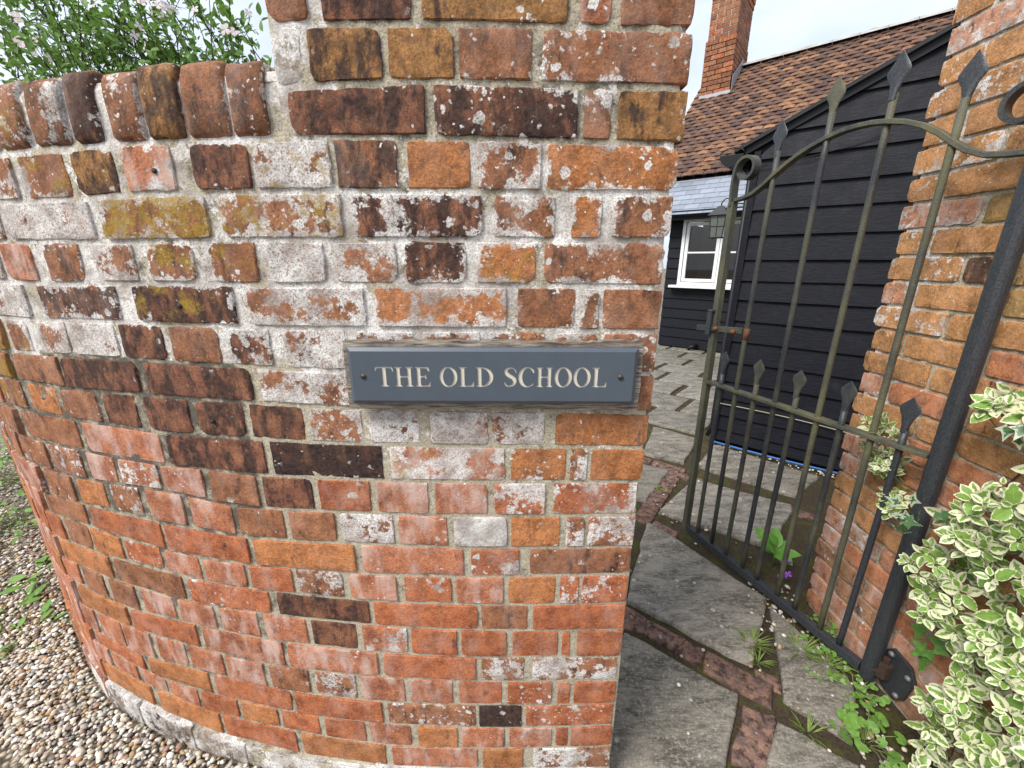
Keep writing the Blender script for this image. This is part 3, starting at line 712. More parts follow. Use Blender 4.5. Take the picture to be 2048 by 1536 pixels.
# ---------------------------------------------------------------- loose stones
def icosa():
    t = (1 + 5 ** .5) / 2
    v = np.array([(-1, t, 0), (1, t, 0), (-1, -t, 0), (1, -t, 0), (0, -1, t), (0, 1, t), (0, -1, -t), (0, 1, -t), (t, 0, -1), (t, 0, 1), (-t, 0, -1), (-t, 0, 1)], float)
    f = np.array([(0, 11, 5), (0, 5, 1), (0, 1, 7), (0, 7, 10), (0, 10, 11), (1, 5, 9), (5, 11, 4), (11, 10, 2), (10, 7, 6), (7, 1, 8), (3, 9, 4), (3, 4, 2), (3, 2, 6), (3, 6, 8), (3, 8, 9), (4, 9, 5), (2, 4, 11), (6, 2, 10), (8, 6, 7), (9, 8, 1)])
    return v / np.linalg.norm(v[0]), f
PEB = np.array([(.62, .54, .42), (.72, .67, .58), (.44, .30, .15), (.34, .315, .28), (.17, .135, .11), (.76, .74, .70), (.33, .19, .13), (.50, .42, .31), (.50, .46, .40)])
def pebbles(name, pts, rmin, rmax, m):
    n = len(pts); iv, jf = icosa(); V = np.zeros((n, 12, 3))
    r = rng.uniform(rmin, rmax, n) * rng.choice([1, 1, 1.25, .75], n)
    ax = np.c_[rng.uniform(.85, 1.5, n), rng.uniform(.75, 1.1, n), rng.uniform(.45, .8, n)] * r[:, None]
    th = rng.uniform(0, 2 * np.pi, n); ti = rng.normal(0, .35, n)
    loc = iv[None] * (1 + rng.uniform(-.12, .12, (n, 12, 1))) * ax[:, None]
    x, y, z = loc[..., 0], loc[..., 1], loc[..., 2]
    x, z = x * np.cos(ti)[:, None] - z * np.sin(ti)[:, None], x * np.sin(ti)[:, None] + z * np.cos(ti)[:, None]
    V[..., 0] = x * np.cos(th)[:, None] - y * np.sin(th)[:, None] + pts[:, 0:1]; V[..., 1] = x * np.sin(th)[:, None] + y * np.cos(th)[:, None] + pts[:, 1:2]; V[..., 2] = z + pts[:, 2:3]
    Fc = (jf[None] + (np.arange(n) * 12)[:, None, None]).reshape(-1, 3)
    me = bpy.data.meshes.new(name); me.vertices.add(n * 12); me.vertices.foreach_set('co', V.ravel())
    me.loops.add(len(Fc) * 3); me.loops.foreach_set('vertex_index', Fc.ravel().astype(np.int32))
    me.polygons.add(len(Fc)); me.polygons.foreach_set('loop_start', (np.arange(len(Fc)) * 3).astype(np.int32))
    me.polygons.foreach_set('use_smooth', np.ones(len(Fc), bool)); me.update(calc_edges=True); me.materials.append(m)
    col = PEB[rng.choice(len(PEB), n, p=[.2, .17, .13, .12, .06, .09, .06, .1, .07])] * rng.uniform(.75, 1.2, (n, 1))
    ca = me.color_attributes.new('pc', 'FLOAT_COLOR', 'POINT'); ca.data.foreach_set('color', np.c_[np.repeat(col, 12, 0), np.ones(n * 12)].ravel())
    o = bpy.data.objects.new(name, me); o['kind'] = 'stuff'; COL.objects.link(o); return o
g = G('river_pebble'); P = g.pos(); pc = g.attr('pc', out='Color'); nn = g.noise(P, 160, 4, .6)
g.set(color=g.mix(g.mr(nn, .35, .7), g.scale_col(pc, .72), g.scale_col(pc, 1.15)), rough=.62, spec=.35, normal=g.bump(g.noise(P, 500, 3, .6), .3, .001)); M_PEB = g.m

def outside_wall(x, y):
    d = np.hypot(CV[:, 0] - x, CV[:, 1] - y); i = int(np.argmin(d)); p, t, n = plan(SS[i]); return (x - p[0]) * n[0] + (y - p[1]) * n[1]
pts = []
sp = .0108
for x in np.arange(-3.9, .24, sp):
    for y in np.arange(.40, 3.1, sp):
        # keep to the strip that lies between the forecourt edge and the wall
        if y > .80 - .66 * (x + 1.0) + .55 or (x > -.3 and y < .55) or y < .42 - .35 * (x + .3): continue
        dist = math.hypot(x, y)
        if dist > 2.2 and rng.random() > (2.2 / dist) ** 3: continue
        pts.append((x + rng.uniform(-.0055, .0055), y + rng.uniform(-.0055, .0055)))
pts = np.array(pts)
dd = np.min(np.hypot(pts[:, None, 0] - CV[None, ::6, 0], pts[:, None, 1] - CV[None, ::6, 1]), axis=1)
keep = []
for (x, y), d in zip(pts, dd):
    if d > .35: keep.append(True)
    else: keep.append(outside_wall(x, y) < -.016)
pts = pts[np.array(keep)]
pts = np.c_[pts, -.018 + rng.uniform(-.004, .006, len(pts))]
pg = pebbles('gravel', pts, .0048, .0088, M_PEB)
pg['label'] = 'loose rounded pea gravel of the forecourt'; pg['category'] = 'gravel'
lp = []
for _ in range(420):                     # strays on the path, thicker by the walls
    t = random.random()
    if t < .45: q = Vector((1.0 + random.gauss(.08, .05), random.uniform(.55, 1.45))); q.x = min(q.x, XR - .02)
    elif t < .75: q = Vector((1.56, 2.90)) + g2 * random.uniform(0, .95) - g1 * abs(random.gauss(.05, .035))
    else: q = Vector((random.uniform(.45, 1.2), random.uniform(.6, 2.4)))
    lp.append((q.x, q.y, random.uniform(.0, .005) if t > .75 else random.uniform(-.008, .003)))
pg = pebbles('stray_pebbles', np.array(lp), .004, .0085, M_PEB); pg['label'] = 'stray pale pebbles scattered on the path'; pg['category'] = 'pebbles'

# ================================================================ the name sign
sign = thing('name_sign', 'blue grey slate name plaque lettered THE OLD SCHOOL on a weathered wood board', 'sign', (-.03, .70, 1.06))
g = G('grey_old_wood'); P = g.pos(); ps = g.vmul(P, (.09, 1, 1)); nw = g.noise(ps, 190, 6, .7); nw2 = g.noise(ps, 60, 5, .6)
c = g.mix(g.mr(nw, .35, .62), (.045, .036, .03), (.36, .31, .25)); c = g.mix(g.mr(nw2, .5, .7, 0, .8), c, (.11, .075, .06))
g.set(color=c, rough=.9, normal=g.bump(nw, .9, .004)); M_OLDWOOD = g.m
# board: front grid with splintered top edge
bx0, bx1, bz0, bz1, by = -.297, .2305, 1.069, 1.1955, .7045
V = []; F = []; nx, nz = 60, 8
for i in range(nx + 1):
    x = bx0 + (bx1 - bx0) * i / nx
    for j in range(nz + 1):
        z = bz0 + (bz1 - bz0) * j / nz
        e = .0035 * mnoise.noise(Vector((x * 60, j * .3, 1))) + .003 * mnoise.noise(Vector((x * 160, 2, 1)))
        if j == nz: z += e
        if j == 0: z += e * .4
        xx = x + (.0018 * mnoise.noise(Vector((0, z * 700, i))) if i in (0, nx) else 0)
        V.append((xx, by + .0016 * mnoise.noise(Vector((x * 20, z * 300, 3))) + (.003 if j in (0, nz) else 0), z))
for i in range(nx):
    for j in range(nz): F.append((i * (nz + 1) + j, (i + 1) * (nz + 1) + j, (i + 1) * (nz + 1) + j + 1, i * (nz + 1) + j + 1))
ring = [i * (nz + 1) for i in range(nx + 1)] + [nx * (nz + 1) + j for j in range(1, nz + 1)] + [i * (nz + 1) + nz for i in range(nx - 1, -1, -1)] + [j for j in range(nz - 1, 0, -1)]
b0 = len(V); V += [(V[q][0], by + .021, V[q][2]) for q in ring]; n = len(ring)
F += [(ring[(q + 1) % n], ring[q], b0 + q, b0 + (q + 1) % n) for q in range(n)]
obj('backing_board', V, F, M_OLDWOOD, sign)

def ell(cx, cy, rx, ry, a0=0, a1=360, n=28): return [(cx + rx * math.cos(R(a0 + (a1 - a0) * i / n)), cy + ry * math.sin(R(a0 + (a1 - a0) * i / n))) for i in range(n + (0 if abs(a1 - a0) == 360 else 1))]
def stroke(c, w):
    L, Rr = [], []
    # resample smoothly
    cc = spline(c, 5); ww = np.interp(np.linspace(0, 1, len(cc)), np.linspace(0, 1, len(w)), w)
    for i in range(len(cc)):
        t = cc[min(i + 1, len(cc) - 1)] - cc[max(i - 1, 0)]; t = t / np.hypot(*t); nrm = np.array([-t[1], t[0]])
        L.append(tuple(cc[i] + nrm * ww[i])); Rr.append(tuple(cc[i] - nrm * ww[i]))
    return L + Rr[::-1]
GL = {
 'T': (.86, [[(0, 1), (.86, 1), (.88, .74), (.83, .74), (.76, .91), (.53, .93), (.53, .09), (.66, .05), (.66, 0), (.20, 0), (.20, .05), (.33, .09), (.33, .93), (.10, .91), (.03, .74), (-.02, .74)]]),
 'H': (.95, [[(0, 0), (.43, 0), (.43, .05), (.31, .09), (.31, .46), (.64, .46), (.64, .09), (.52, .05), (.52, 0), (.95, 0), (.95, .05), (.83, .09), (.83, .91), (.95, .95), (.95, 1), (.52, 1), (.52, .95), (.64, .91), (.64, .55), (.31, .55), (.31, .91), (.43, .95), (.43, 1), (0, 1), (0, .95), (.12, .91), (.12, .09), (0, .05)]]),
 'E': (.80, [[(0, 0), (.76, 0), (.80, .28), (.75, .28), (.64, .09), (.31, .08), (.31, .46), (.50, .47), (.55, .37), (.59, .37), (.59, .67), (.55, .67), (.50, .56), (.31, .55), (.31, .92), (.60, .91), (.70, .76), (.75, .76), (.72, 1), (0, 1), (0, .95), (.12, .91), (.12, .09), (0, .05)]]),
 'L': (.79, [[(0, 0), (.74, 0), (.79, .32), (.74, .32), (.62, .09), (.31, .08), (.31, .91), (.45, .95), (.45, 1), (0, 1), (0, .95), (.12, .91), (.12, .09), (0, .05)]]),
 'O': (.88, [ell(.44, .5, .44, .52), ell(.44, .5, .255, .435)]),
 'D': (.88, [[(0, 0), (.36, 0)] + ell(.36, .5, .52, .5, -88, 88, 18) + [(.36, 1), (0, 1), (0, .95), (.12, .91), (.12, .09), (0, .05)], [(.31, .08)] + ell(.34, .5, .345, .42, -86, 86, 18) + [(.31, .92)]]),
 'C': (.86, [ell(.47, .5, .47, .52, 46, 314, 30) + [(.80, .24), (.76, .24)] + ell(.50, .5, .285, .44, 312, 50, 26) + [(.77, .70), (.82, .70)]]),
 'S': (.66, [stroke([(.60, .72), (.56, .86), (.44, .945), (.28, .94), (.155, .86), (.135, .74), (.22, .63), (.36, .54), (.50, .43), (.545, .28), (.47, .12), (.31, .05), (.15, .08), (.05, .28)], [.035, .028, .035, .05, .07, .085, .095, .10, .095, .085, .065, .045, .034, .035])]),
}
TXT = [('T', -.241, -.209), ('H', -.208, -.173), ('E', -.172, -.143), ('O', -.128, -.096), ('L', -.095, -.066), ('D', -.065, -.033), ('S', -.016, .009), ('C', .0105, .0405),
       ('H', .0415, .0725), ('O', .0745, .1055), ('O', .1075, .1385), ('L', .140, .168)]
sx0, sx1, sz0, sz1, sy = -.2865, .2195, 1.0845, 1.1865, .692
LZ, LH = 1.1165, .0365
def filled(name, loops, y, th, m, parent):
    cu = bpy.data.curves.new(name, 'CURVE'); cu.dimensions = '2D'; cu.fill_mode = 'BOTH'; cu.extrude = th / 2
    for lp_ in loops:
        s_ = cu.splines.new('POLY'); s_.points.add(len(lp_) - 1); s_.use_cyclic_u = True
        for q, (a, b) in zip(s_.points, lp_): q.co = (a, b, 0, 1)
    tmp = bpy.data.objects.new(name, cu); COL.objects.link(tmp); bpy.context.view_layer.update()
    me = bpy.data.meshes.new_from_object(tmp.evaluated_get(bpy.context.evaluated_depsgraph_get()))
    bpy.data.objects.remove(tmp); me.transform(Matrix(((1, 0, 0, 0), (0, 0, -1, y), (0, 1, 0, 0), (0, 0, 0, 1))))
    me.materials.clear(); me.materials.append(m); me.name = name
    return link(bpy.data.objects.new(name, me), parent)
g = G('blue_slate'); P = g.pos(); n1 = g.noise(P, 30, 5, .6); n2 = g.noise(P, 320, 4, .7)
c = g.mix(n1, (.062, .078, .100), (.080, .098, .122)); c = g.mix(g.mr(n2, .60, .75, 0, .35), c, (.16, .18, .20))
scr = g.mr(g.noise(g.vmul(P, (60, 1, 900)), 1.0, 3, .6), .70, .76, 0, .22); c = g.mix(scr, c, (.24, .26, .29))
run = g.mr(g.noise(g.vmul(P, (1, 1, .12)), 60, 4, .6), .56, .75, 0, .28); c = g.mix(run, c, (.11, .095, .085))
g.set(color=c, rough=.42, spec=.4, normal=g.bump(n2, .15, .0008)); M_SLATE = g.m
g = G('letter_paint'); P = g.pos()
c = g.mix(g.noise(P, 200, 4, .65), (.55, .49, .39), (.70, .65, .55)); c = g.mix(g.mr(g.noise(P, 420, 3, .7), .6, .7, 0, .6), c, (.30, .25, .19)); g.set(color=c, rough=.7); M_LETTER = g.m
loops_all = []; letters = []
for ch, x0, x1 in TXT:
    w, lps = GL[ch]; sc = (x1 - x0) / w
    L_ = [[(x0 + a * sc, LZ + b * LH) for a, b in q] for q in lps]; letters.append(L_); loops_all += L_
m_ = .0062
inner = [(sx0 + m_, sz0 + m_), (sx1 - m_, sz0 + m_), (sx1 - m_, sz1 - m_), (sx0 + m_, sz1 - m_)]
plaque = filled('plaque', [inner] + loops_all, sy + .0009, .0018, M_SLATE, sign)
mb = MB()          # chamfered border and body
o_ = [(sx0, sz0), (sx1, sz0), (sx1, sz1), (sx0, sz1)]
yf, ye, yb = sy - .0001, sy + .0045, sy + .0122
v = [(a, yf, b) for a, b in inner] + [(a, ye, b) for a, b in o_] + [(a, yb, b) for a, b in o_] + [(a, sy + .0019, b) for a, b in inner]
mb.add(v, [(4 + i, 4 + (i + 1) % 4, (i + 1) % 4, i) for i in range(4)] + [(8 + i, 8 + (i + 1) % 4, 4 + (i + 1) % 4, 4 + i) for i in range(4)] + [(8, 11, 10, 9)])
mb.build('bevelled_edge', M_SLATE, sign)
for L_ in letters: filled('letter', L_, sy + .00215, .0004, M_LETTER, sign)
M_SCREW = simple('old_screw', (.09, .075, .065), .5, .4, 500, metal=.7)
for x in (-.261, .191):
    mb = MB(); n = 14
    for (r_, y_) in ((.0052, sy + .0005), (.0046, sy - .0016), (.002, sy - .0024)):
        mb.v += [(x + r_ * math.cos(2 * math.pi * i / n), y_, 1.135 + r_ * math.sin(2 * math.pi * i / n)) for i in range(n)]
    for r_ in (0, 1): mb.f += [(r_ * n + i, r_ * n + (i + 1) % n, (r_ + 1) * n + (i + 1) % n, (r_ + 1) * n + i) for i in range(n)]
    mb.f.append(tuple(2 * n + i for i in range(n)))
    sc_ = mb.build('screw', M_SCREW, sign, True)
    mb = MB(); mb.box((x, sy - .0022, 1.135), (.0075, .0012, .0012)); mb.build('slot', simple('slot', (.01, .01, .01), .9), sc_)
# a snail stuck to the wall beside the board
snail = thing('snail', 'tiny pale round snail stuck to the brick beside the sign corner', 'snail', (.237, .722, 1.176))
mb = MB(); n = 9
pth = [Vector((.237 + (.0008 + .0042 * t) * math.cos(t * 11), .7185 - .003 + .003 * t, 1.178 + (.0008 + .0042 * t) * math.sin(t * 11))) for t in np.linspace(0, 1, 26)]
mb.tube(pth, [.0012 + .0030 * t for t in np.linspace(0, 1, 26)], n); mb.build('shell', simple('snail_shell', (.62, .52, .42), .4, .3, 400), snail, True)

# ================================================================ the iron gate
GA = Vector((.886, 1.785, 0)); GD = Vector((.345, -.938, 0)).normalized(); GN = Vector((GD.y, -GD.x, 0))   # GN faces the path side / viewer
if GN.y > 0: GN = -GN
gate = thing('iron_gate', 'black wrought iron garden gate with spear bars and arched top, standing open', 'gate', GA)
def gp(w, z, o=0.0): return GA + GD * w + Vector((0, 0, z)) + GN * o
def make_iron(name, moss):
    g = G(name); P = g.pos(); n1 = g.noise(P, 24, 5, .65); n2 = g.noise(P, 260, 4, .7)
    c = g.mix(g.mr(n2, .4, .7), (.018, .020, .024), (.060, .063, .070))
    alg = g.mr(g.math('ADD', g.noise(g.vmul(P, (1, 1, .5)), 9, 5, .6), moss), .42, .80)
    c = g.mix(g.math('MULTIPLY', alg, g.mr(n2, .30, .60, .45, 1.0)), c, g.mix(n1, (.075, .074, .040), (.19, .175, .085)))
    c = g.mix(g.mr(g.noise(P, 90, 4, .7), .66, .74, 0, .7), c, (.10, .045, .02))
    g.set(color=c, rough=g.mr(alg, 0, 1, .38, .8), spec=.45, normal=g.bump(g.noise(P, 330, 4, .7), .55, .0014)); return g.m
M_IRON_G = make_iron('gate_iron_green', .12); M_IRON_M = make_iron('gate_iron_mid', .0); M_IRON_B = make_iron('gate_iron_black', -.25)
def square_bar(path_pts, sz, name, m, parent, bev=.002):
    mb = MB(); p = [Vector(q) for q in path_pts]
    for a, b in zip(p[:-1], p[1:]):
        d = (b - a); L = d.length; z = d.normalized(); x = GN if abs(z.dot(GN)) < .9 else GD; y = z.cross(x).normalized(); x = y.cross(z)
        Mx = Matrix((x, y, z)).transposed(); mb.box((a + b) / 2, (sz[0], sz[1], L), Mx)
    return mb.build(name, m, parent, bevel=bev)
square_bar([gp(0, .035), gp(0, 1.56)], (.028, .026), 'latch_stile', M_IRON_G, gate)
mb = MB(); mb.tube([gp(.822, .02), gp(.822, .06), gp(.822, 1.56)], [.021, .024, .024], 8)
o = mb.build('hinge_stile', M_IRON_B, gate); o.modifiers.new('bevel', 'BEVEL').width = .006
square_bar([gp(.0, .047), gp(.80, .047)], (.026, .032), 'bottom_rail', M_IRON_B, gate)
mb = MB(); mb.ribbon([gp(w, .812 + .004 * w) for w in np.linspace(.012, .802, 12)], GN, .036, .012); mb.build('middle_rail', M_IRON_G, gate, bevel=.0015)
arc_pts = [(.012, 1.566), (.05, 1.569), (.09, 1.58), (.13, 1.603), (.17, 1.632), (.21, 1.658), (.25, 1.679), (.295, 1.697), (.34, 1.710), (.38, 1.717), (.42, 1.719), (.46, 1.717), (.50, 1.710), (.545, 1.697), (.59, 1.676), (.63, 1.648), (.66, 1.622), (.69, 1.598), (.73, 1.578), (.77, 1.572), (.802, 1.570)]
mb = MB(); mb.ribbon([gp(w, z) for w, z in arc_pts], GN, .028, .0135); o = mb.build('arched_top_rail', M_IRON_G, gate, bevel=.002); smooth_by_angle(o, 30)
for side in (0, 1):        # rolled scrolls on top of the stiles
    pp = []
    cw, cz, r0 = .046, 1.672, .048
    pp += [(0, 1.545), (-.003, 1.58), (-.005, 1.62), (-.004, 1.655)]
    for t in np.linspace(0, 1, 26):
        a = math.pi * (1 - 0.0) - t * math.pi * 1.9; r_ = r0 * (1 - .38 * t)
        pp.append((cw + r_ * math.cos(a), cz + r_ * math.sin(a)))
    mb = MB(); mb.ribbon([gp(w if side == 0 else .822 - w, z) for w, z in pp], GN, .034, .011)
    o = mb.build('scroll', M_IRON_G if side == 0 else M_IRON_M, gate); smooth_by_angle(o, 50)
def spear_head(w, ztip, hw, m, parent, hl=.105):
    """flattened, forged diamond point"""
    prof = [(0, .009, .009), (.020, .0095, .0075), (.045, .016, .0042), (.064, hw, .003), (.072, hw * 1.02, .0028), (.080, hw * .9, .0026), (hl, .0012, .0016)]
    mb = MB(); zb = ztip - hl; n = 12
    for (h, a, b) in prof:
        for k in range(n):
            th = 2 * math.pi * k / n
            ca, sa = math.cos(th), math.sin(th)
            mb.v.append(tuple(gp(w, zb + h) + GD * a * (abs(ca) ** .8) * (1 if ca > 0 else -1) + GN * b * sa))
    for i in range(len(prof) - 1):
        for k in range(n): mb.f.append((i * n + k, i * n + (k + 1) % n, (i + 1) * n + (k + 1) % n, (i + 1) * n + k))
    mb.f.append(tuple((len(prof) - 1) * n + k for k in range(n)))
    o = mb.build('spearhead', m, parent); smooth_by_angle(o, 38); return o
bars = [(.076, .965, 0), (.162, 1.808, 1), (.243, .966, 0), (.333, 1.879, 1), (.406, .964, 0), (.496, 1.880, 1), (.568, .968, 0), (.660, 1.818, 1), (.731, .964, 0)]
for i, (w, tip, tall) in enumerate(bars):
    m = [M_IRON_M, M_IRON_M, M_IRON_G, M_IRON_M, M_IRON_M, M_IRON_G, M_IRON_M, M_IRON_G, M_IRON_B][i]
    mb = MB(); zz = np.linspace(.055, tip - .10, 14)
    mb.tube([gp(w + .0022 * math.sin(i * 3 + z * 2.3), z, .002 * math.sin(i * 5 + z * 3)) for z in zz], .0094, 9); b_ = mb.build('bar', m, gate, True)
    spear_head(w, tip, .0275 if tall else .0245, [M_IRON_M, M_IRON_B, M_IRON_G, M_IRON_G, M_IRON_M, M_IRON_B, M_IRON_M, M_IRON_B, M_IRON_B][i], b_, .118 if tall else .105)
# latch: sliding bolt in a hasp, tied off with wire
mb = MB(); mb.ribbon([gp(-.082, 1.046, .018), gp(.02, 1.054, .018), gp(.155, 1.066, .016)], (0, 0, 1), .024, .007); lb = mb.build('latch_bar', make_iron('latch_iron', .0), gate, bevel=.001)
mb = MB(); mb.box(gp(-.012, 1.075, .024), (.010, .024, .10), Matrix((GN, GD, Vector((0, 0, 1)))).transposed()); mb.box(gp(-.010, 1.128, .016), (.030, .026, .008), Matrix((GN, GD, Vector((0, 0, 1)))).transposed())
mb.build('hasp', M_IRON_M, gate, bevel=.0015)
for w_ in (.028, .118):
    mb = MB(); mb.tube([gp(w_, 1.056, .020), gp(w_, 1.056, .034)], [.011, .008], 10); mb.build('bolt', simple('rust', (.16, .065, .028), .85, .5, 300), lb, True)
mb = MB(); mb.tube([gp(.160, 1.03), gp(.160, 1.075)], .0115, 10); mb.build('collar', simple('rust_collar', (.14, .06, .03), .85, .5, 250), gate, True)
for (w_, z_) in ((.494, .818), (.660, .828), (.333, 1.712), (.660, 1.62), (.658, 1.562)):
    mb = MB(); mb.tube([gp(w_ + .0102 * math.cos(a), z_ + .003 * math.sin(a * 2), .0102 * math.sin(a)) for a in np.linspace(0, 2 * math.pi, 15)], .0011, 5, False); mb.build('wire_tie', simple('tie_wire', (.22, .17, .10), .6), gate, True)
# bottom hinge: plate bolted to the wall, pivot with a rusty nut
M_PLATE = M_IRON_B
hinge = thing('hinge_plate', 'black iron hinge plate bolted to the foot of the side wall with rusty pivot nut', 'hinge', (XR, .98, .08))
mb = MB(); pl = [(1.030, .125), (.995, .168), (.935, .160), (.912, .125), (.926, .040), (.952, .012), (1.0, .016), (1.03, .05)]
mb.prism([(XR - .004, y, z) for y, z in pl], (-.010, 0, 0)); mb.build('plate', M_PLATE, hinge, bevel=.0015)
for (y, z) in ((.992, .148), (.930, .125), (.945, .035)):
    mb = MB(); mb.tube([(XR - .014, y, z), (XR - .020, y, z), (XR - .023, y, z)], [.009, .0085, .004], 12); mb.build('bolt', simple('galv_bolt', (.20, .20, .20), .5, .3, 300, metal=.4), hinge, True)
M_RUST = simple('rust_heavy', (.045, .026, .018), .9, .6, 120, .004)
mb = MB(); mb.tube([(XR - .012, .985, .078), (XR - .055, 1.003, .078)], .012, 10); mb.build('pivot_pin', M_RUST, hinge, True)
mb = MB(); mb.tube([(XR - .028, .990, .060), (XR - .028, .990, .115)], .021, 6); mb.tube([(XR - .028, .990, .112), (XR - .028, .990, .135)], .010, 8); mb.build('nut', M_RUST, hinge, bevel=.003)

# ================================================================ black weatherboarded outbuilding
U = Vector((.765, -.644, 0)).normalized(); NB = Vector((.644, .765, 0)).normalized()      # along the walls, and away from the viewer
SH = Vector((1.558, 2.925, 0))
def sp_(u, z, n=0.0): return SH + U * u + NB * n + Vector((0, 0, z))
def make_board_mat():
    g = G('black_stained_board'); P = g.pos()
    uu = g.n('ShaderNodeVectorMath', operation='DOT_PRODUCT'); g.put(uu.inputs[0], P); uu.inputs[1].default_value = tuple(U)
    ps = g.vmul(P, (.35, .35, 1.6)); n1 = g.noise(ps, 60, 6, .7); n2 = g.noise(P, 9, 5, .6)
    saw = g.noise(g.vmul(P, (1, 1, .08)), 170, 3, .6)
    c = g.mix(g.mr(n1, .35, .7), (.0035, .0040, .0075), (.010, .0105, .016))
    c = g.mix(g.mr(n2, .60, .78, 0, .6), c, (.022, .023, .031))
    g.set(color=c, rough=g.mr(n2, .3, .7, .45, .65), spec=.22, normal=g.bump(g.math('ADD', g.math('MULTIPLY', saw, .7), n1), .65, .0028)); return g.m
M_BOARD = make_board_mat(); M_BLACK = simple('black_gloss', (.006, .006, .008), .45, .3, 60, spec=.3)
shed = thing('outbuilding', 'black weatherboarded outbuilding with a sloping verge behind the gate', 'building', SH)
VER0, VERS = 2.045, .455                       # verge height at the corner and its rise
zl = [.03, .165, .30, .43, .50 + .0, .645, .79, .935, 1.08, 1.235, 1.345, 1.50, 1.652, 1.795, 1.945, 2.085, 2.23, 2.38, 2.53, 2.68, 2.83]
UMAX = 2.3
zl = [.03, .115, .23, .36, .497, .64, .79, .935, 1.08, 1.21, 1.345, 1.50, 1.652, 1.795, 1.95, 2.09, 2.23, 2.38, 2.53, 2.68, 2.83]
for i in range(len(zl) - 1):
    z0, z1 = zl[i], zl[i + 1] + .018
    u_of = lambda z: max(0.0, (z - VER0 + .02) / VERS)
    ua, ub = u_of(z0) , u_of(z1)
    if ua > UMAX: break
    wob = random.uniform(-.002, .002); nseg = 8; V = []
    for q in range(nseg + 1):
        t = q / nseg
        for (z, y, us) in ((z0 + wob, -.026, ua), (z1, -.006, ub), (z1, .008, ub), (z0 + wob, -.008, ua)):
            uq = us + (UMAX - us) * t
            V.append(sp_(uq, z + .0015 * math.sin(q * 2.1 + i), y + .0015 * math.sin(q * 1.3 + i * 2)))
    F = [(4 * q + a, 4 * q + (a + 1) % 4, 4 * q + 4 + (a + 1) % 4, 4 * q + 4 + a) for q in range(nseg) for a in range(4)] + [(3, 2, 1, 0), (4 * nseg, 4 * nseg + 1, 4 * nseg + 2, 4 * nseg + 3)]
    obj('weatherboard', V, F, M_BOARD, shed)
mb = MB(); mb.prism([sp_(0, .0, .010), sp_(UMAX, .0, .010), sp_(UMAX, VER0 + UMAX * VERS, .010), sp_(0, VER0 - .02, .010)], NB * 3.45); mb.build('core', M_BLACK, shed)
mb = MB(); mb.box(sp_(.012, 1.0, -.010), (.036, .045, 2.0), Matrix((U, NB, Vector((0, 0, 1)))).transposed()); mb.build('corner_post', M_BOARD, shed)
mb = MB(); mb.prism([sp_(-.06, VER0 - .030 - .06 * VERS, -.036), sp_(UMAX, VER0 - .030 + UMAX * VERS, -.036), sp_(UMAX, VER0 + .012 + UMAX * VERS, -.036), sp_(-.06, VER0 + .012 - .06 * VERS, -.036)], NB * .022)
mb.build('bargeboard', M_BLACK, shed)
mb = MB(); mb.prism([sp_(-.12, VER0 + .013 - .12 * VERS, -.062), sp_(UMAX, VER0 + .013 + UMAX * VERS, -.062), sp_(UMAX, VER0 + .035 + UMAX * VERS, -.062), sp_(-.12, VER0 + .035 - .12 * VERS, -.062)], NB * 3.2)
mb.build('roof', simple('felt_edge', (.03, .03, .032), .8), shed)
mb = MB(); n = 12; gv = []                      # half round gutter seen end on
for off in (-.09, 3.0):
    for k in range(n + 1):
        a = math.pi + math.pi * k / n; gv.append(sp_(-.125 + .070 * math.cos(a), VER0 - .055 + .070 * math.sin(a), off))
mb.add(gv, [(k, k + 1, n + 2 + k, n + 1 + k) for k in range(n)] + [tuple(range(n + 1))]); mb.build('gutter', M_BLACK, shed)
mb = MB(); mb.tube([sp_(-.125 + .072 * math.cos(a), VER0 - .055 + .040 * math.sin(a), -.085) for a in np.linspace(math.pi * .05, math.pi * .95, 12)], .004, 6); mb.build('gutter_bracket', M_BLACK, shed, True)
mb = MB(); mb.tube([sp_(-.08, 1.93, .04), sp_(-.014, 1.86, -.02), sp_(-.012, .12, -.02), sp_(-.03, .05, -.05)], .016, 10); mb.build('downpipe', M_BLACK, shed, True)
mb = MB(); mb.tube([sp_(u, .32 + .03 * math.sin(u * 2.5) - .07 * u, -.032) for u in np.linspace(0, 1.4, 10)], .0035, 6); mb.build('wall_cable', simple('pale_cable', (.30, .28, .20), .6), shed, True)
mb = MB(); mb.tube([sp_(u, VER0 - .14 + .22 * u - .05 * math.sin(u * 3), -.033) for u in np.linspace(.02, .62, 8)], .002, 5); mb.build('roof_cable', M_BLACK, shed, True)
# blue hose lying along the foot of the boards
hose = MB(); hose.tube([(1.53 + .02 * math.sin(1), 2.905, .012)] + [tuple(SH + U * u - NB * (.045 + .018 * math.sin(u * 4)) + Vector((0, 0, .014))) for u in np.linspace(.03, 1.6, 22)], .0075, 7)
o = hose.build('garden_hose', simple('blue_hose', (.035, .12, .34), .4, .2, 50), None, True); tag(o, 'thin blue hose lying along the foot of the black boards', 'hose')

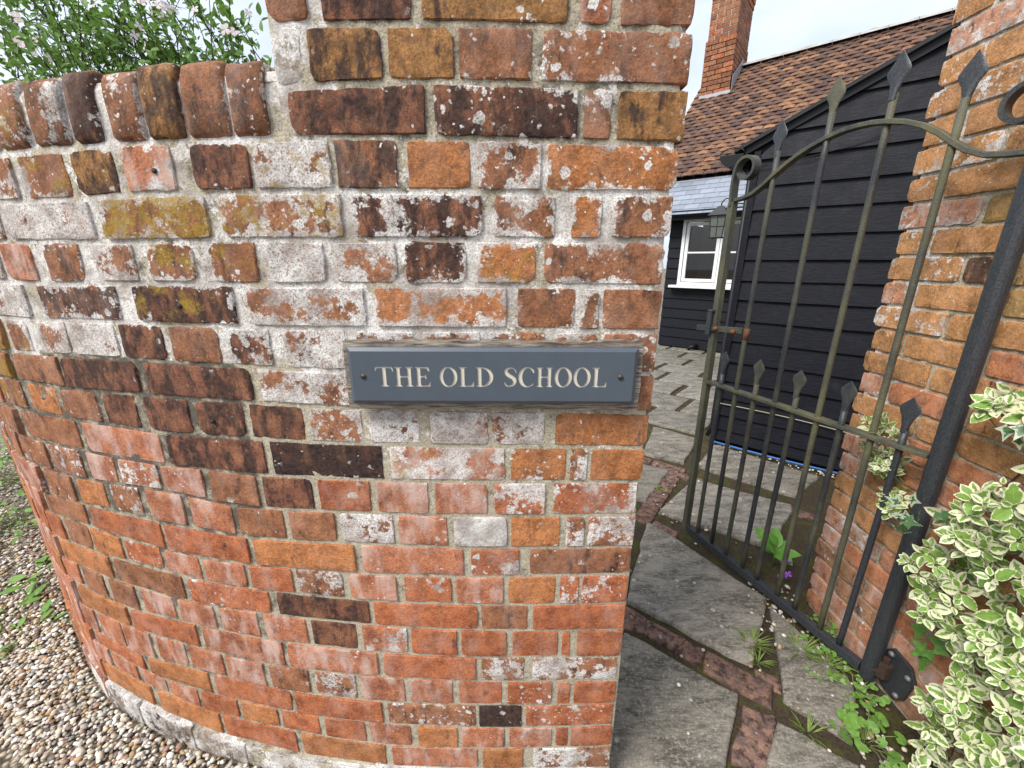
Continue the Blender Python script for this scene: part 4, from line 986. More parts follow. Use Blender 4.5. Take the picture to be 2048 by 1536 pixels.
# ================================================================ house with tiled roof, slated lean-to and chimney
HW = Vector((2.452, 6.73, 0))
def hp(u, z, n=0.0): return HW + U * u + NB * n + Vector((0, 0, z))
HM = Matrix((U, NB, Vector((0, 0, 1)))).transposed()
house = thing('house', 'old house with red brown tiled roof, brick chimney and black boarded slate roofed front', 'building', HW)
WIN = (.19, 1.34, .985, 1.945)
M_BOARD2 = M_BOARD
def h_board(u0, u1, z0, z1):
    V = [hp(u, z, y) for u in (u0, u1) for (z, y) in ((z0, -.028), (z1 + .018, -.006), (z1 + .018, .01), (z0, -.008))]
    obj('weatherboard', V, [(0, 1, 5, 4), (1, 2, 6, 5), (2, 3, 7, 6), (3, 0, 4, 7), (3, 2, 1, 0), (4, 5, 6, 7)], M_BOARD2, house)
z = .02; i = 0
while z < 2.03:
    z1 = z + .152
    if z1 > WIN[2] + .02 and z < WIN[3]:
        h_board(-.01, WIN[0] - .012, z, z1); h_board(WIN[1] + .012, 1.9, z, z1)
    else: h_board(-.01, 1.9, z, z1)
    z = z1
mb = MB()
for (u0, u1, z0, z1) in ((0, WIN[0], -.05, 2.05), (WIN[1], 6.0, -.05, 2.05), (WIN[0], WIN[1], -.05, WIN[2]), (WIN[0], WIN[1], WIN[3], 2.05)):
    mb.box(hp((u0 + u1) / 2, (z0 + z1) / 2, .055), (u1 - u0, .09, z1 - z0), HM)
for (u0, n0, un, nn) in ((.02, .1, .04, 4.6), (5.98, .1, .04, 4.6)): mb.box(hp(u0, .95, n0 + nn / 2), (un, nn, 1.95), HM)
mb.box(hp(3, 1.3, 4.7), (6, .05, 2.6), HM)
mb.build('wall', M_BLACK, house)
mb = MB(); mb.prism([hp(-.0, 2.5, .7), hp(-.0, 4.5, 2.6), hp(-.0, 2.5, 4.5)], U * 5.8); mb.build('gable', simple('brick_gable', (.24, .09, .05), .9, .3, 20), house)
M_WHITE = simple('white_paint', (.80, .80, .80), .35, .04, 20, spec=.4)
win = MB()
def fr(mb, u0, u1, z0, z1, w, y0, y1):
    for (a, b, c, d) in ((u0, u1, z0, z0 + w), (u0, u1, z1 - w, z1), (u0, u0 + w, z0 + w, z1 - w), (u1 - w, u1, z0 + w, z1 - w)):
        mb.box(hp((a + b) / 2, (c + d) / 2, (y0 + y1) / 2), (b - a, y1 - y0, d - c), HM)
fr(win, WIN[0], WIN[1], WIN[2], WIN[3], .045, -.045, .06)
win.box(hp(.765, (WIN[2] + WIN[3]) / 2, .01), (.055, .10, WIN[3] - WIN[2] - .09), HM)
wo = win.build('window', M_WHITE, house)
g = G('window_glass'); gl = g.n('ShaderNodeBsdfGlossy'); gl.inputs['Roughness'].default_value = .02; tr = g.n('ShaderNodeBsdfTransparent'); tr.inputs[0].default_value = (.86, .88, .88, 1)
fz = g.n('ShaderNodeFresnel'); fz.inputs['IOR'].default_value = 1.75; mx = g.n('ShaderNodeMixShader'); g.t.links.new(fz.outputs[0], mx.inputs[0]); g.t.links.new(tr.outputs[0], mx.inputs[1]); g.t.links.new(gl.outputs[0], mx.inputs[2]); g.t.links.new(mx.outputs[0], g.out.inputs['Surface']); M_GLASS = g.m
for (u0, u1) in ((WIN[0] + .055, .73), (.80, WIN[1] - .055)):
    mb = MB(); fr(mb, u0, u1, WIN[2] + .055, WIN[3] - .055, .045, -.035, .02); zm = (WIN[2] + WIN[3]) / 2 + .0
    mb.box(hp((u0 + u1) / 2, zm, -.010), (u1 - u0 - .09, .030, .022), HM); mb.build('casement', M_WHITE, wo)
    for (za, zb) in ((WIN[2] + .10, zm - .011), (zm + .011, WIN[3] - .10)):
        obj('pane', [hp(u0 + .045, za), hp(u1 - .045, za), hp(u1 - .045, zb), hp(u0 + .045, zb)], [(0, 1, 2, 3)], M_GLASS, wo)
mb = MB(); mb.box(hp(.755, WIN[2] - .018, -.075), (1.32, .15, .036), HM); mb.build('sill', M_WHITE, wo, bevel=.004)
mb = MB(); mb.box(hp(.755, WIN[3] + .012, -.045), (1.26, .05, .02), HM); mb.build('drip_cap', M_WHITE, wo)
mb = MB(); mb.box(hp(.755, 1.5, 1.2), (1.3, .02, 1.1), HM); mb.build('room_wall', simple('room', (.16, .15, .14), .9), house)
bowl = MB(); bowl.tube([hp(.30, 1.045, .11), hp(.30, 1.085, .11)], [.035, .075], 14); o = bowl.build('bowl', simple('china', (.75, .75, .74), .3), None, True); tag(o, 'white bowl standing inside the house window at the left', 'bowl')
bot = MB(); bot.tube([hp(.53, 1.045, .11), hp(.53, 1.075, .11), hp(.53, 1.085, .11), hp(.53, 1.115, .11)], [.05, .05, .018, .018], 12); o = bot.build('bottle', simple('blue_glass', (.05, .14, .42), .2), None, True); tag(o, 'small blue bottle standing inside the house window', 'bottle')
# slated lower roof
def roof_frame(n0, z0, n1, z1):
    d = Vector((n1 - n0, z1 - z0)); L = d.length; d /= L
    return L, (lambda u, t, h=0.0: hp(u, z0 + d.y * t + d.x * h, n0 + d.x * t - d.y * h)), Matrix((U, NB * d.x + Vector((0, 0, d.y)), Vector((0, 0, d.x)) - NB * d.y)).transposed()
L1, rp1, RM1 = roof_frame(-.22, 1.985, .60, 2.615)
g = G('welsh_slate'); P = g.pos(); base = g.info().outputs['Color']; nn = g.noise(P, 25, 5, .6)
g.set(color=g.mix(nn, g.scale_col(base, .8), g.scale_col(base, 1.2)), rough=.38, spec=.5, normal=g.bump(g.noise(P, 90, 4, .6), .25, .003)); M_WSLATE = g.m
mb = MB(); mb.prism([rp1(-.4, 0, -.03), rp1(6, 0, -.03), rp1(6, L1 + .1, -.03), rp1(-.4, L1 + .1, -.03)], RM1 @ Vector((0, 0, -.03))); mb.build('roof_deck', M_BLACK, house)
sl_me = None; row = 0; t = 0.0; gauge = .128
def slab_tile(w, L, th, lift, camber=0.0, n=3):
    V = []
    for i in range(n + 1):
        u = (i / n - .5); zc = camber * (1 - 4 * u * u)
        V += [(u * w, 0, lift + zc), (u * w, L, zc), (u * w, 0, lift + zc - th), (u * w, L, zc - th)]
    F = []
    for i in range(n):
        a, b = 4 * i, 4 * i + 4; F += [(a, b, b + 1, a + 1), (a + 2, b + 2, b, a), (a + 3, a + 1, b + 1, b + 3)]
    F += [(0, 1, 3, 2), (4 * n, 4 * n + 2, 4 * n + 3, 4 * n + 1)]
    return V, F
SV, SF = slab_tile(.198, .235, .006, .012, 0, 1); sl_mesh = mesh('slate', SV, SF, M_WSLATE)
while t < L1 - .03:
    u = -.32 + (.10 if row % 2 else 0)
    while u < 1.95:
        o = bpy.data.objects.new('slate', sl_mesh); Mx = RM1.to_4x4(); Mx.translation = rp1(u + .1, t, .004); o.matrix_basis = Mx @ Matrix.Rotation(random.gauss(0, .004), 4, 'Z')
        k = random.uniform(.85, 1.2); o.color = (.23 * k, .255 * k, .30 * k, 1); link(o, house); u += .202  # slate colour raised to a pale blue that carries the sky's reflection
    t += gauge; row += 1
mb = MB(); n = 10; gv = []
for uu in (-.35, 1.95):
    for k in range(n + 1):
        a = math.pi + math.pi * k / n; gv.append(hp(uu, 1.975 + .06 * math.sin(a), -.25 + .06 * math.cos(a)))
mb.add(gv, [(k, k + 1, n + 2 + k, n + 1 + k) for k in range(n)] + [tuple(range(n + 1))]); mb.build('gutter', M_BLACK, house, True)
mb = MB(); mb.box(hp(.8, 1.985, -.17), (2.4, .03, .13), HM); mb.build('fascia', M_BLACK, house)
mb = MB(); mb.tube([hp(.62, .09, -.06), hp(.50, .03, -.14)], .03, 8); mb.build('pipe_shoe', M_BLACK, house, True)
# clay tiles
L2, rp2, RM2 = roof_frame(.50, 2.60, 2.62, 4.665)
def make_tile_mat(name, src):
    g = G(name); P = g.pos(); base = g.info().outputs['Color'] if src == 'obj' else g.attr('pc', out='Color')
    n1 = g.noise(P, 30, 5, .65); n2 = g.noise(P, 7, 4, .6)
    c = g.mix(g.mr(n1, .35, .65), g.scale_col(base, .7), g.scale_col(base, 1.25))
    c = g.mix(g.mr(n1, .62, .70, 0, .6), c, (.42, .36, .31)); c = g.mix(g.mr(n2, .55, .75, 0, .35), c, (.035, .026, .026))
    g.set(color=c, rough=.85, normal=g.bump(g.noise(P, 120, 4, .6), .5, .004)); return g.m
M_TILE, M_TILE_A = make_tile_mat('clay_tile', 'obj'), make_tile_mat('clay_tile_joined', 'attr')
TV, TF = slab_tile(.157, .27, .016, .036, .010, 3); tile_me = mesh('roof_tile', TV, TF, M_TILE)
mb = MB(); mb.prism([rp2(-.62, 0, -.03), rp2(5.8, 0, -.03), rp2(5.8, L2, -.03), rp2(-.62, L2, -.03)], RM2 @ Vector((0, 0, -.04))); mb.build('roof_deck', M_BLACK, house)
tiles = []; row = 0; t = 0.0
TC = [(.100, .058, .044), (.122, .068, .048), (.195, .100, .056), (.150, .080, .052), (.23, .125, .072), (.08, .050, .042)]
while t < L2 - .06:
    u = -.62 + (.083 if row % 2 else 0)
    while u < 3.7:
        orange = mnoise.noise(Vector((u * 1.3, t * 1.3, 4))) + .22 * (u - .9) + random.gauss(0, .5)
        cc = np.array(TC[random.choice([0, 1, 5, 0, 3])]) if orange < .05 else np.array(TC[random.choice([2, 3, 4, 1, 3])])
        cc = tuple(cc * random.uniform(.85, 1.2))
        Mx = RM2.to_4x4(); Mx.translation = rp2(u + .083, t, .004 + random.gauss(0, .0025)); Mx = Mx @ Matrix.Rotation(random.gauss(0, .012), 4, 'Z') @ Matrix.Rotation(random.gauss(0, .012), 4, 'Y')
        tiles.append((Mx, cc, u, t)); u += .1665
    t += .103; row += 1
# the ones that show largest: low and to the left of the verge line of the outbuilding
vis = sorted(range(len(tiles)), key=lambda i: tiles[i][3] * .9 + max(0, tiles[i][2] - 1.6) * 3 + (3 if tiles[i][2] < -.35 else 0))
near = set(vis[:300]); tb = MB(); tcol = []
for i, (Mx, cc, u, t) in enumerate(tiles):
    if i in near:
        o = bpy.data.objects.new('roof_tile', tile_me); o.matrix_basis = Mx; k = random.uniform(.85, 1.15); o.color = (*[x * k for x in cc], 1); link(o, house)
    else: tb.add([Mx @ Vector(v) for v in TV], TF); tcol += [cc] * len(TV)
o = tb.build('roof_tile', M_TILE_A, house, False, 'stuff'); ca = o.data.color_attributes.new('pc', 'FLOAT_COLOR', 'POINT'); ca.data.foreach_set('color', np.c_[np.array(tcol), np.ones(len(tcol))].ravel())
o['label'] = 'upper and farther courses of clay roof tiles'
M_RIDGE = simple('grey_ridge', (.40, .38, .36), .8, .3, 14, .003)
for q in range(13):
    u0 = -.02 + q * .335; mb = MB(); n = 8; rv = []
    for uu in (u0, u0 + .327):
        for k in range(n + 1):
            a = R(25) + R(130) * k / n; rv.append(hp(uu, 4.645 + .115 * math.sin(a), 2.64 - .135 * math.cos(a)))
    mb.add(rv, [(k, k + 1, n + 2 + k, n + 1 + k) for k in range(n)] + [tuple(range(n, -1, -1)), tuple(range(n + 1, 2 * n + 2))]); mb.build('ridge_tile', M_RIDGE, house, True)
# chimney of small red bricks
CU0, CU1, CN0, CN1 = -.485, -.015, 2.10, 2.95
chim = MB(); chim.box(hp((CU0 + CU1) / 2, 5.0, (CN0 + CN1) / 2), (CU1 - CU0 - .034, CN1 - CN0 - .014, 2.0), HM)
co = chim.build('chimney', simple('chimney_mortar', (.50, .46, .38), .9, .2, 60), house)
cb = {}
def c_brick(u0, u1, n0, n1, z0, z1):
    key = (round(u1 - u0, 3), round(n1 - n0, 3))
    if key not in cb:
        m_b = MB(); m_b.box((0, 0, 0), (key[0], key[1], z1 - z0), HM); cb[key] = mesh('chimney_brick', m_b.v, m_b.f, M_BRICK)
    o = bpy.data.objects.new('chimney_brick', cb[key]); o.location = hp((u0 + u1) / 2, (z0 + z1) / 2, (n0 + n1) / 2); style(o, random.choice(['b10', 'b20', 'b00', 'r00', 'd00', 'd10'])); o['sk'] = .1; link(o, co)
for r_ in range(24):
    z0 = 4.12 + r_ * .077; z1 = z0 + .064; e = .028 if z0 < 4.97 else 0
    if r_ > 19: e = .02 * (r_ - 19)
    a0, a1, b0_, b1_ = CU0 - e * .6, CU1 + e * .6, CN0 - e * 1.5, CN1
    cuts = [a0, a0 + .225, a1] if r_ % 2 else [a0, a0 + .112, a0 + .34, a1]
    for q in range(len(cuts) - 1): c_brick(cuts[q], cuts[q + 1] - .012, b0_, b0_ + .10, z0, z1)
    s_ = b0_ + .112
    while s_ < b1_ - .05:
        w = min(.225 if r_ % 2 == 0 else .215, b1_ - s_); c_brick(a1 - .112, a1 - .012 + .0, s_, s_ + w - .012, z0, z1); s_ += w
M_LEAD = simple('lead', (.28, .30, .33), .5, .25, 20, spec=.4)
mb = MB(); mb.prism([hp(CU0 - .05, 4.03, CN0 - .075), hp(CU1 + .04, 4.03, CN0 - .075), hp(CU1 + .02, 4.21, CN0 - .047), hp(CU0 - .02, 4.21, CN0 - .047)], NB * .012); mb.build('lead_flashing', M_LEAD, house)
mb = MB(); mb.prism([hp(CU1 + .030, 4.10, CN0 - .04), hp(CU1 + .030, 4.66, CN0 + .50), hp(CU1 + .030, 4.80, CN0 + .46), hp(CU1 + .030, 4.42, CN0 - .04)], U * .006); mb.build('lead_flashing', M_LEAD, house)
vp = MB(); vp.tube([hp(-.75, 3.2, 1.4), hp(-.75, 4.18, 1.4), hp(-.75, 4.20, 1.4), hp(-.75, 4.26, 1.4)], [.028, .028, .045, .03], 10); vp.build('vent_pipe', simple('pale_pipe', (.45, .58, .68), .5, .1), house, True)
# lantern on a bracket at the outbuilding's side
lan = thing('lantern', 'small old lantern with leaded panes hanging behind the gate by the window', 'lantern', (1.92, 4.0, 1.54))
LC = Vector((1.885, 4.0, 0)); M_COPPER = simple('aged_metal', (.030, .030, .034), .5, .4, 90, spec=.4)
lm = MB(); w0, w1 = .052, .066
for a, b in ((-1, -1), (1, -1), (1, 1), (-1, 1)):
    lm.tube([LC + U * a * w0 + NB * b * w0 + Vector((0, 0, 1.545)), LC + U * a * w1 + NB * b * w1 + Vector((0, 0, 1.735))], .006, 4)
for zz, ww in ((1.545, w0), (1.64, .059), (1.735, w1)):
    q = [LC + U * a * ww + NB * b * ww + Vector((0, 0, zz)) for a, b in ((-1, -1), (1, -1), (1, 1), (-1, 1), (-1, -1))]
    for i in range(4): lm.tube([q[i], q[i + 1]], .0055 if zz != 1.64 else .0035, 4)
for (a, b) in ((0, -1), (-1, 0)): lm.tube([LC + U * a * w0 + NB * b * w0 + Vector((0, 0, 1.545)), LC + U * a * w1 + NB * b * w1 + Vector((0, 0, 1.735))], .0035, 4)
lm.build('frame', M_COPPER, lan)
q = [LC + U * a * .085 + NB * b * .085 + Vector((0, 0, 1.735)) for a, b in ((-1, -1), (1, -1), (1, 1), (-1, 1))]; q2 = [LC + U * a * .018 + NB * b * .018 + Vector((0, 0, 1.815)) for a, b in ((-1, -1), (1, -1), (1, 1), (-1, 1))]
obj('lid', q + q2, [(0, 1, 5, 4), (1, 2, 6, 5), (2, 3, 7, 6), (3, 0, 4, 7), (4, 5, 6, 7), (3, 2, 1, 0)], M_COPPER, lan)
for a, b, c_, d in ((-1, -1, 1, -1), (-1, 1, -1, -1)):
    obj('pane', [LC + U * a * w0 * .97 + NB * b * w0 * .97 + Vector((0, 0, 1.55)), LC + U * c_ * w0 * .97 + NB * d * w0 * .97 + Vector((0, 0, 1.55)), LC + U * c_ * w1 * .97 + NB * d * w1 * .97 + Vector((0, 0, 1.73)), LC + U * a * w1 * .97 + NB * b * w1 * .97 + Vector((0, 0, 1.73))], [(0, 1, 2, 3)], simple('lantern_glass', (.13, .145, .13), .25, .4, 60, spec=.5), lan)
lm = MB(); lm.tube([LC + Vector((0, 0, 1.80)), LC + Vector((0, 0, 1.84)), LC + U * .03 + Vector((0, 0, 1.875)), LC + U * .07 + Vector((0, 0, 1.87)), LC + U * .10 + Vector((0, 0, 1.83)), LC + U * .30 + Vector((0, 0, 1.81)), LC + U * .44 + Vector((0, 0, 1.80))], .006, 6); lm.build('hook', M_COPPER, lan, True)

# ================================================================ plants
def leaf_mesh(name, L, W, m, fold=.25, curl=.12, seg=5, tip=1.0):
    """pointed leaf along +y, face up +z; attribute 'mid' is 1 at the midrib and 0 at the margin"""
    V, F, A = [], [], []
    for i in range(seg + 1):
        t = i / seg; w = W / 2 * (math.sin(math.pi * min(1, t ** .85 * 1.0)) ** .8 if 0 < t < 1 else .02 if t == 0 else .0); z = -curl * L * t * t
        for k in (-1, -.55, 0, .55, 1):
            V.append((k * w, L * t, z + abs(k) * w * fold)); A.append((1 - abs(k)) * (1 if 0 < i < seg else .25))
    for i in range(seg):
        for k in range(4): a = i * 5 + k; F.append((a, a + 1, a + 6, a + 5))
    me = mesh(name, V, F, m, True); at = me.attributes.new('mid', 'FLOAT', 'POINT'); at.data.foreach_set('value', A)
    return me, V, F, A
def leaf_mat(name, dark, light, rough=.45, trans=.25, margin=None, amt=.35, var='objinfo'):
    g = G(name); P = g.pos(); mid = g.attr('mid'); rnd = g.info().outputs['Random'] if var == 'objinfo' else g.attr('rnd')
    c = g.mix(g.mr(g.noise(P, 90, 4, .6), .3, .7), dark, light)
    c = g.mix(g.math('MULTIPLY', rnd, .5), c, light)
    if margin:
        e = g.mr(g.math('ADD', g.math('ADD', mid, g.math('MULTIPLY', g.math('SUBTRACT', g.noise(P, 150, 4, .65), .5), 1.5)), g.math('MULTIPLY', g.math('SUBTRACT', rnd, .5), .75)), amt - .05, amt + .07)
        c = g.mix(e, g.mix(g.noise(P, 50, 3, .5), margin, tuple(x * .85 for x in margin)), c)
    vein = g.mr(mid, .93, 1.0, 0, .25); c = g.mix(vein, c, tuple(min(1, x * 1.8) for x in light))
    g.set(color=c, rough=rough, spec=.35)
    tl = g.n('ShaderNodeBsdfTranslucent'); g.put(tl.inputs['Color'], c); ms = g.n('ShaderNodeMixShader'); ms.inputs[0].default_value = trans
    g.t.links.new(g.b.outputs[0], ms.inputs[1]); g.t.links.new(tl.outputs[0], ms.inputs[2]); g.t.links.new(ms.outputs[0], g.out.inputs['Surface'])
    return g.m
def orient(d, up, roll=0.0):
    """matrix with y along d and z near up"""
    y = Vector(d).normalized(); x = y.cross(Vector(up)).normalized() if abs(y.dot(Vector(up).normalized())) < .98 else y.cross(Vector((1, 0, 0))).normalized(); z = x.cross(y)
    return Matrix((x, y, z)).transposed() @ Matrix.Rotation(roll, 3, 'Y')
def rand_dir(): 
    v = Vector((random.gauss(0, 1), random.gauss(0, 1), random.gauss(0, 1))); return v.normalized()

class Leaves:
    """many leaves: the nearest ones single objects, the rest joined"""
    def __init__(s, proto, m_joined): s.me, s.V, s.F, s.A = proto; s.items = []; s.mj = m_joined
    def add(s, M): s.items.append(M)
    def build(s, parent, name, joined, limit, key, lab):
        order = sorted(range(len(s.items)), key=lambda i: key(s.items[i])); near = order[:limit]; rest = order[limit:]
        for i in near:
            o = bpy.data.objects.new(name, s.me); o.matrix_basis = s.items[i]; link(o, parent)
        if rest:
            V0 = np.array(s.V); nV = len(V0); F0 = np.array(s.F); Vs = np.zeros((len(rest), nV, 3))
            for q, i in enumerate(rest):
                M = np.array(s.items[i]); Vs[q] = V0 @ M[:3, :3].T + M[:3, 3]
            Fs = (F0[None] + (np.arange(len(rest)) * nV)[:, None, None]).reshape(-1, F0.shape[1])
            o = obj(joined, Vs.reshape(-1, 3), Fs.tolist(), s.mj, parent, True, 'stuff')
            a = o.data.attributes.new('mid', 'FLOAT', 'POINT'); a.data.foreach_set('value', np.tile(np.array(s.A), len(rest)))
            a = o.data.attributes.new('rnd', 'FLOAT', 'POINT'); a.data.foreach_set('value', np.repeat(rng.random(len(rest)), nV)); o['label'] = lab

M_TWIG = simple('dark_twig', (.05, .035, .025), .8, .3, 60)
# --- variegated evergreen shrub over the side wall
CREAM = (.80, .79, .54)
M_EU = leaf_mat('variegated_leaf', (.075, .17, .028), (.24, .39, .075), .38, .25, CREAM, .50)
M_EUJ = leaf_mat('variegated_leaf_joined', (.075, .17, .028), (.24, .39, .075), .38, .25, CREAM, .50, 'attr')
eu = thing('variegated_shrub', 'cream and green variegated evergreen shrub spilling over the foot of the side wall', 'shrub', (1.17, .75, 0))
euL = Leaves(leaf_mesh('leaf', .042, .027, M_EU, .22, .10), M_EUJ); M_STEM = simple('green_stem', (.16, .20, .06), .6, .3, 60)
stems = MB()
def in_poly(y, z, P):
    c = False; j = len(P) - 1
    for i in range(len(P)):
        if (P[i][1] > z) != (P[j][1] > z) and y < (P[j][0] - P[i][0]) * (z - P[i][1]) / (P[j][1] - P[i][1]) + P[i][0]: c = not c
        j = i
    return c
BUSH = [[(.30, .97), (.76, .93), (.83, .85), (.89, .73), (.945, .57), (.89, .49), (.84, .39), (.76, .34), (.82, .15), (.73, -.02), (.30, -.02)],
        [(.93, 1.03), (.84, 1.06), (.70, 1.09), (.70, 1.00), (.82, .985), (.90, .985)]]
TEND = [(1.215, .85), (1.16, .875), (1.06, .76), (1.02, .60), (1.05, .565), (1.10, .66), (1.19, .75)]
def rosette(c, out, n, sc):
    out = Vector(out).normalized(); sc *= random.choice([1, 1, 1.1, .85, .7]); a0 = random.uniform(0, 6.28)
    t1 = out.orthogonal().normalized(); t2 = out.cross(t1)
    for k in range(n):
        a = a0 + k * 2.4; lift = .25 + .9 * (k / n) ** 1.3
        d = (t1 * math.cos(a) + t2 * math.sin(a)) * 1.0 + out * lift
        M = orient(d, out, random.gauss(0, .2)).to_4x4(); s_ = sc * random.uniform(.6, 1.2) * (1 - .45 * (k / n)); M = M @ Matrix.Scale(s_, 4)
        M.translation = c + out * (-.010 + .016 * k / n) + d.normalized() * .004; euL.add(M)
for poly, n_, x0, x1 in ((BUSH[0], 540, 1.03, 1.20), (BUSH[1], 18, 1.11, 1.17), (TEND, 44, 1.14, 1.19)):
    ys_ = [p[0] for p in poly]; zs_ = [p[1] for p in poly]; c_ = 0
    while c_ < n_:
        y, z = random.uniform(min(ys_), max(ys_)), random.uniform(min(zs_), max(zs_))
        if not in_poly(y, z, poly): continue
        x = x1 - (x1 - x0) * abs(random.betavariate(1.4, 1.4)); c_ += 1
        k = x / 1.10                                   # keep the outline of the mass as the shrub swells
        c = Vector((x, y * (1 + (k - 1) * .5), z)); out = Vector((-.85, -.45 + .3 * (y - .7), .45)) + rand_dir() * .55
        rosette(c, out, random.choice([5, 6, 7, 8]), 1.0 if poly is not TEND else .72)
        e = c + Vector((.05 + .4 * (1.2 - x), random.uniform(-.03, .03), -.07))
        stems.tube([c, c.lerp(e, .5) + Vector((0, 0, -.01)), e], .0014, 5, False)
key_cam = lambda M: (Vector(M.translation) - Vector((0, 0, 1.33))).length + (5 if M.translation.y < .62 - (M.translation.x - 1.1) + .0 * M.translation.z else 0)
euL.build(eu, 'leaf', 'foliage', 300, key_cam, 'cream edged leaves deeper in the shrub')
stems.build('stem', M_STEM, eu, True, 'stuff')
# ivy caught in it
M_IVY = leaf_mat('ivy_leaf', (.030, .085, .028), (.075, .16, .05), .4, .15, (.42, .47, .36), .22); M_IVY2 = leaf_mat('ivy_leaf_green', (.045, .13, .02), (.12, .26, .04), .45, .2)
ivy = thing('ivy', 'grey green ivy leaves poking out of the variegated shrub beside the hinge post', 'ivy', (1.13, .92, .7))
def lobed(name, s_, m):
    ang = [-150, -110, -75, -50, -22, 0, 22, 50, 75, 110, 150]; rad = [.45, .42, .75, .40, .50, 1.0, .50, .40, .75, .42, .45]
    V = [(0, 0, 0)] + [(r_ * s_ * math.sin(R(a)), r_ * s_ * math.cos(R(a)), -.10 * s_ * r_ * r_ + .05 * s_ * (i % 2)) for i, (a, r_) in enumerate(zip(ang, rad))]
    F = [(0, i, i + 1) for i in range(1, len(ang))]; me = mesh(name, V, F, m, True); at = me.attributes.new('mid', 'FLOAT', 'POINT'); at.data.foreach_set('value', [1] + [.0] * len(ang)); return me
ivm, ivm2 = lobed('leaf', .030, M_IVY), lobed('leaf', .045, M_IVY2)
for (x, y, z) in [(1.06, .985, .70), (1.05, .96, .67), (1.06, .95, .73), (1.07, .93, .69), (1.05, .945, .64), (1.08, .97, .66), (1.09, .90, .72), (1.04, .925, .68), (1.12, .855, .97), (1.13, .84, .95), (1.12, .83, .98)]:
    o = bpy.data.objects.new('leaf', ivm); M = orient(rand_dir() + Vector((-.2, .2, -.4)), Vector((-.8, -.5, .5)) + rand_dir() * .4).to_4x4(); M.translation = (x, y, z); o.matrix_basis = M; link(o, ivy)
for (x, y, z) in [(1.15, .90, .34), (1.14, .87, .31), (1.15, .84, .35), (1.14, .86, .27)]:
    o = bpy.data.objects.new('leaf', ivm2); M = orient(rand_dir() + Vector((0, .2, -.4)), Vector((-.9, -.5, .4)) + rand_dir() * .3).to_4x4(); M.translation = (x, y, z); o.matrix_basis = M; link(o, ivy)
mb = MB(); mb.tube([(1.205, .9, .3), (1.205, .92, .5), (1.20, .93, .66), (1.205, .87, .85), (1.20, .84, .96)], .002, 5); mb.build('stem', M_TWIG, ivy, True)

# --- clematis on the far side of the curved wall
M_CL = leaf_mat('clematis_leaf', (.05, .125, .022), (.19, .33, .065), .55, .35); M_CLJ = leaf_mat('clematis_leaf_joined', (.05, .125, .022), (.20, .34, .07), .55, .35, None, .35, 'attr')
cl = thing('clematis', 'green climbing clematis with small pink flowers behind the wall coping', 'climber', (-1.5, 1.6, 0))
clL = Leaves(leaf_mesh('leaf', .026, .014, M_CL, .2, .2, 4), M_CLJ)
BL = [((-2.05, 1.75, 1.72), (.50, .34, .62), 3000), ((-1.62, 1.62, 1.70), (.36, .30, .52), 3400), ((-1.28, 1.52, 1.72), (.30, .28, .42), 3200), ((-1.02, 1.46, 1.68), (.22, .24, .34), 2200), ((-.83, 1.40, 1.72), (.13, .16, .42), 1500), ((-.70, 1.36, 1.62), (.14, .14, .33), 900), ((-1.1, 1.5, 1.95), (.28, .22, .16), 600), ((-1.5, 1.6, 2.15), (.40, .3, .25), 1400)]
twig = MB()
for (c, r_, n_) in BL:
    for q in range(n_ // 7):
        d = rand_dir(); rr_ = random.random() ** .45; p = Vector((c[0] + d.x * r_[0] * rr_, c[1] + d.y * r_[1] * rr_, c[2] + d.z * r_[2] * rr_))
        if outside_wall(p.x, p.y) < .26: continue
        axis = (Vector((d.x, d.y - .5, d.z + .5)) + rand_dir() * .8).normalized()
        if random.random() < .35: twig.tube([p - axis * .10 - Vector((0, 0, .03)), p, p + axis * .06], [.0016, .0012, .0006], 4, False)
        for k in range(7):
            b = p + axis * random.uniform(-.08, .07); dd = axis * .5 + rand_dir(); M = orient(dd, Vector((0, -.4, 1)) + rand_dir() * .6).to_4x4() @ Matrix.Scale(random.uniform(.7, 1.25), 4); M.translation = b; clL.add(M)
for q in range(34):                                # wiry shoots against the sky
    b = Vector((random.uniform(-1.9, -.75), random.uniform(1.4, 1.6), random.uniform(1.6, 1.9))); d = Vector((random.gauss(0, .22), random.gauss(0, .15), 1)).normalized(); L = random.uniform(.15, .42)
    pts_ = [b + d * (L * t) + Vector((random.gauss(0, .008), random.gauss(0, .008), 0)) for t in np.linspace(0, 1, 5)]
    twig.tube(pts_, [.002, .0018, .0015, .0012, .0008], 4, False)
    for k in range(8):
        M = orient(rand_dir() + d * .4, Vector((0, -.4, 1)) + rand_dir() * .6).to_4x4() @ Matrix.Scale(random.uniform(.5, .9), 4); M.translation = b + d * L * random.uniform(.2, 1.0); clL.add(M)
twig.build('twig', M_TWIG, cl, True, 'stuff')
clL.build(cl, 'leaf', 'foliage', 250, lambda M: (Vector(M.translation) - Vector((0, 0, 1.33))).length + (3 if M.translation.z < 1.76 or M.translation.x < -1.95 else 0), 'mass of clematis leaves')
M_PETAL = leaf_mat('pink_petal', (.86, .66, .70), (.90, .78, .80), .6, .45)
PV, PF, PA = [], [], []
for k in range(4):
    a = k * math.pi / 2; n0 = len(PV)
    for (u, v, z) in ((0, 0, 0), (-.008, .011, .002), (.008, .011, .002), (-.009, .020, .003), (.009, .020, .003), (0, .026, .0)):
        PV.append((u * math.cos(a) - v * math.sin(a), u * math.sin(a) + v * math.cos(a), z)); PA.append(1 - v / .026)
    PF += [(n0, n0 + 2, n0 + 1), (n0 + 1, n0 + 2, n0 + 4, n0 + 3), (n0 + 3, n0 + 4, n0 + 5)]
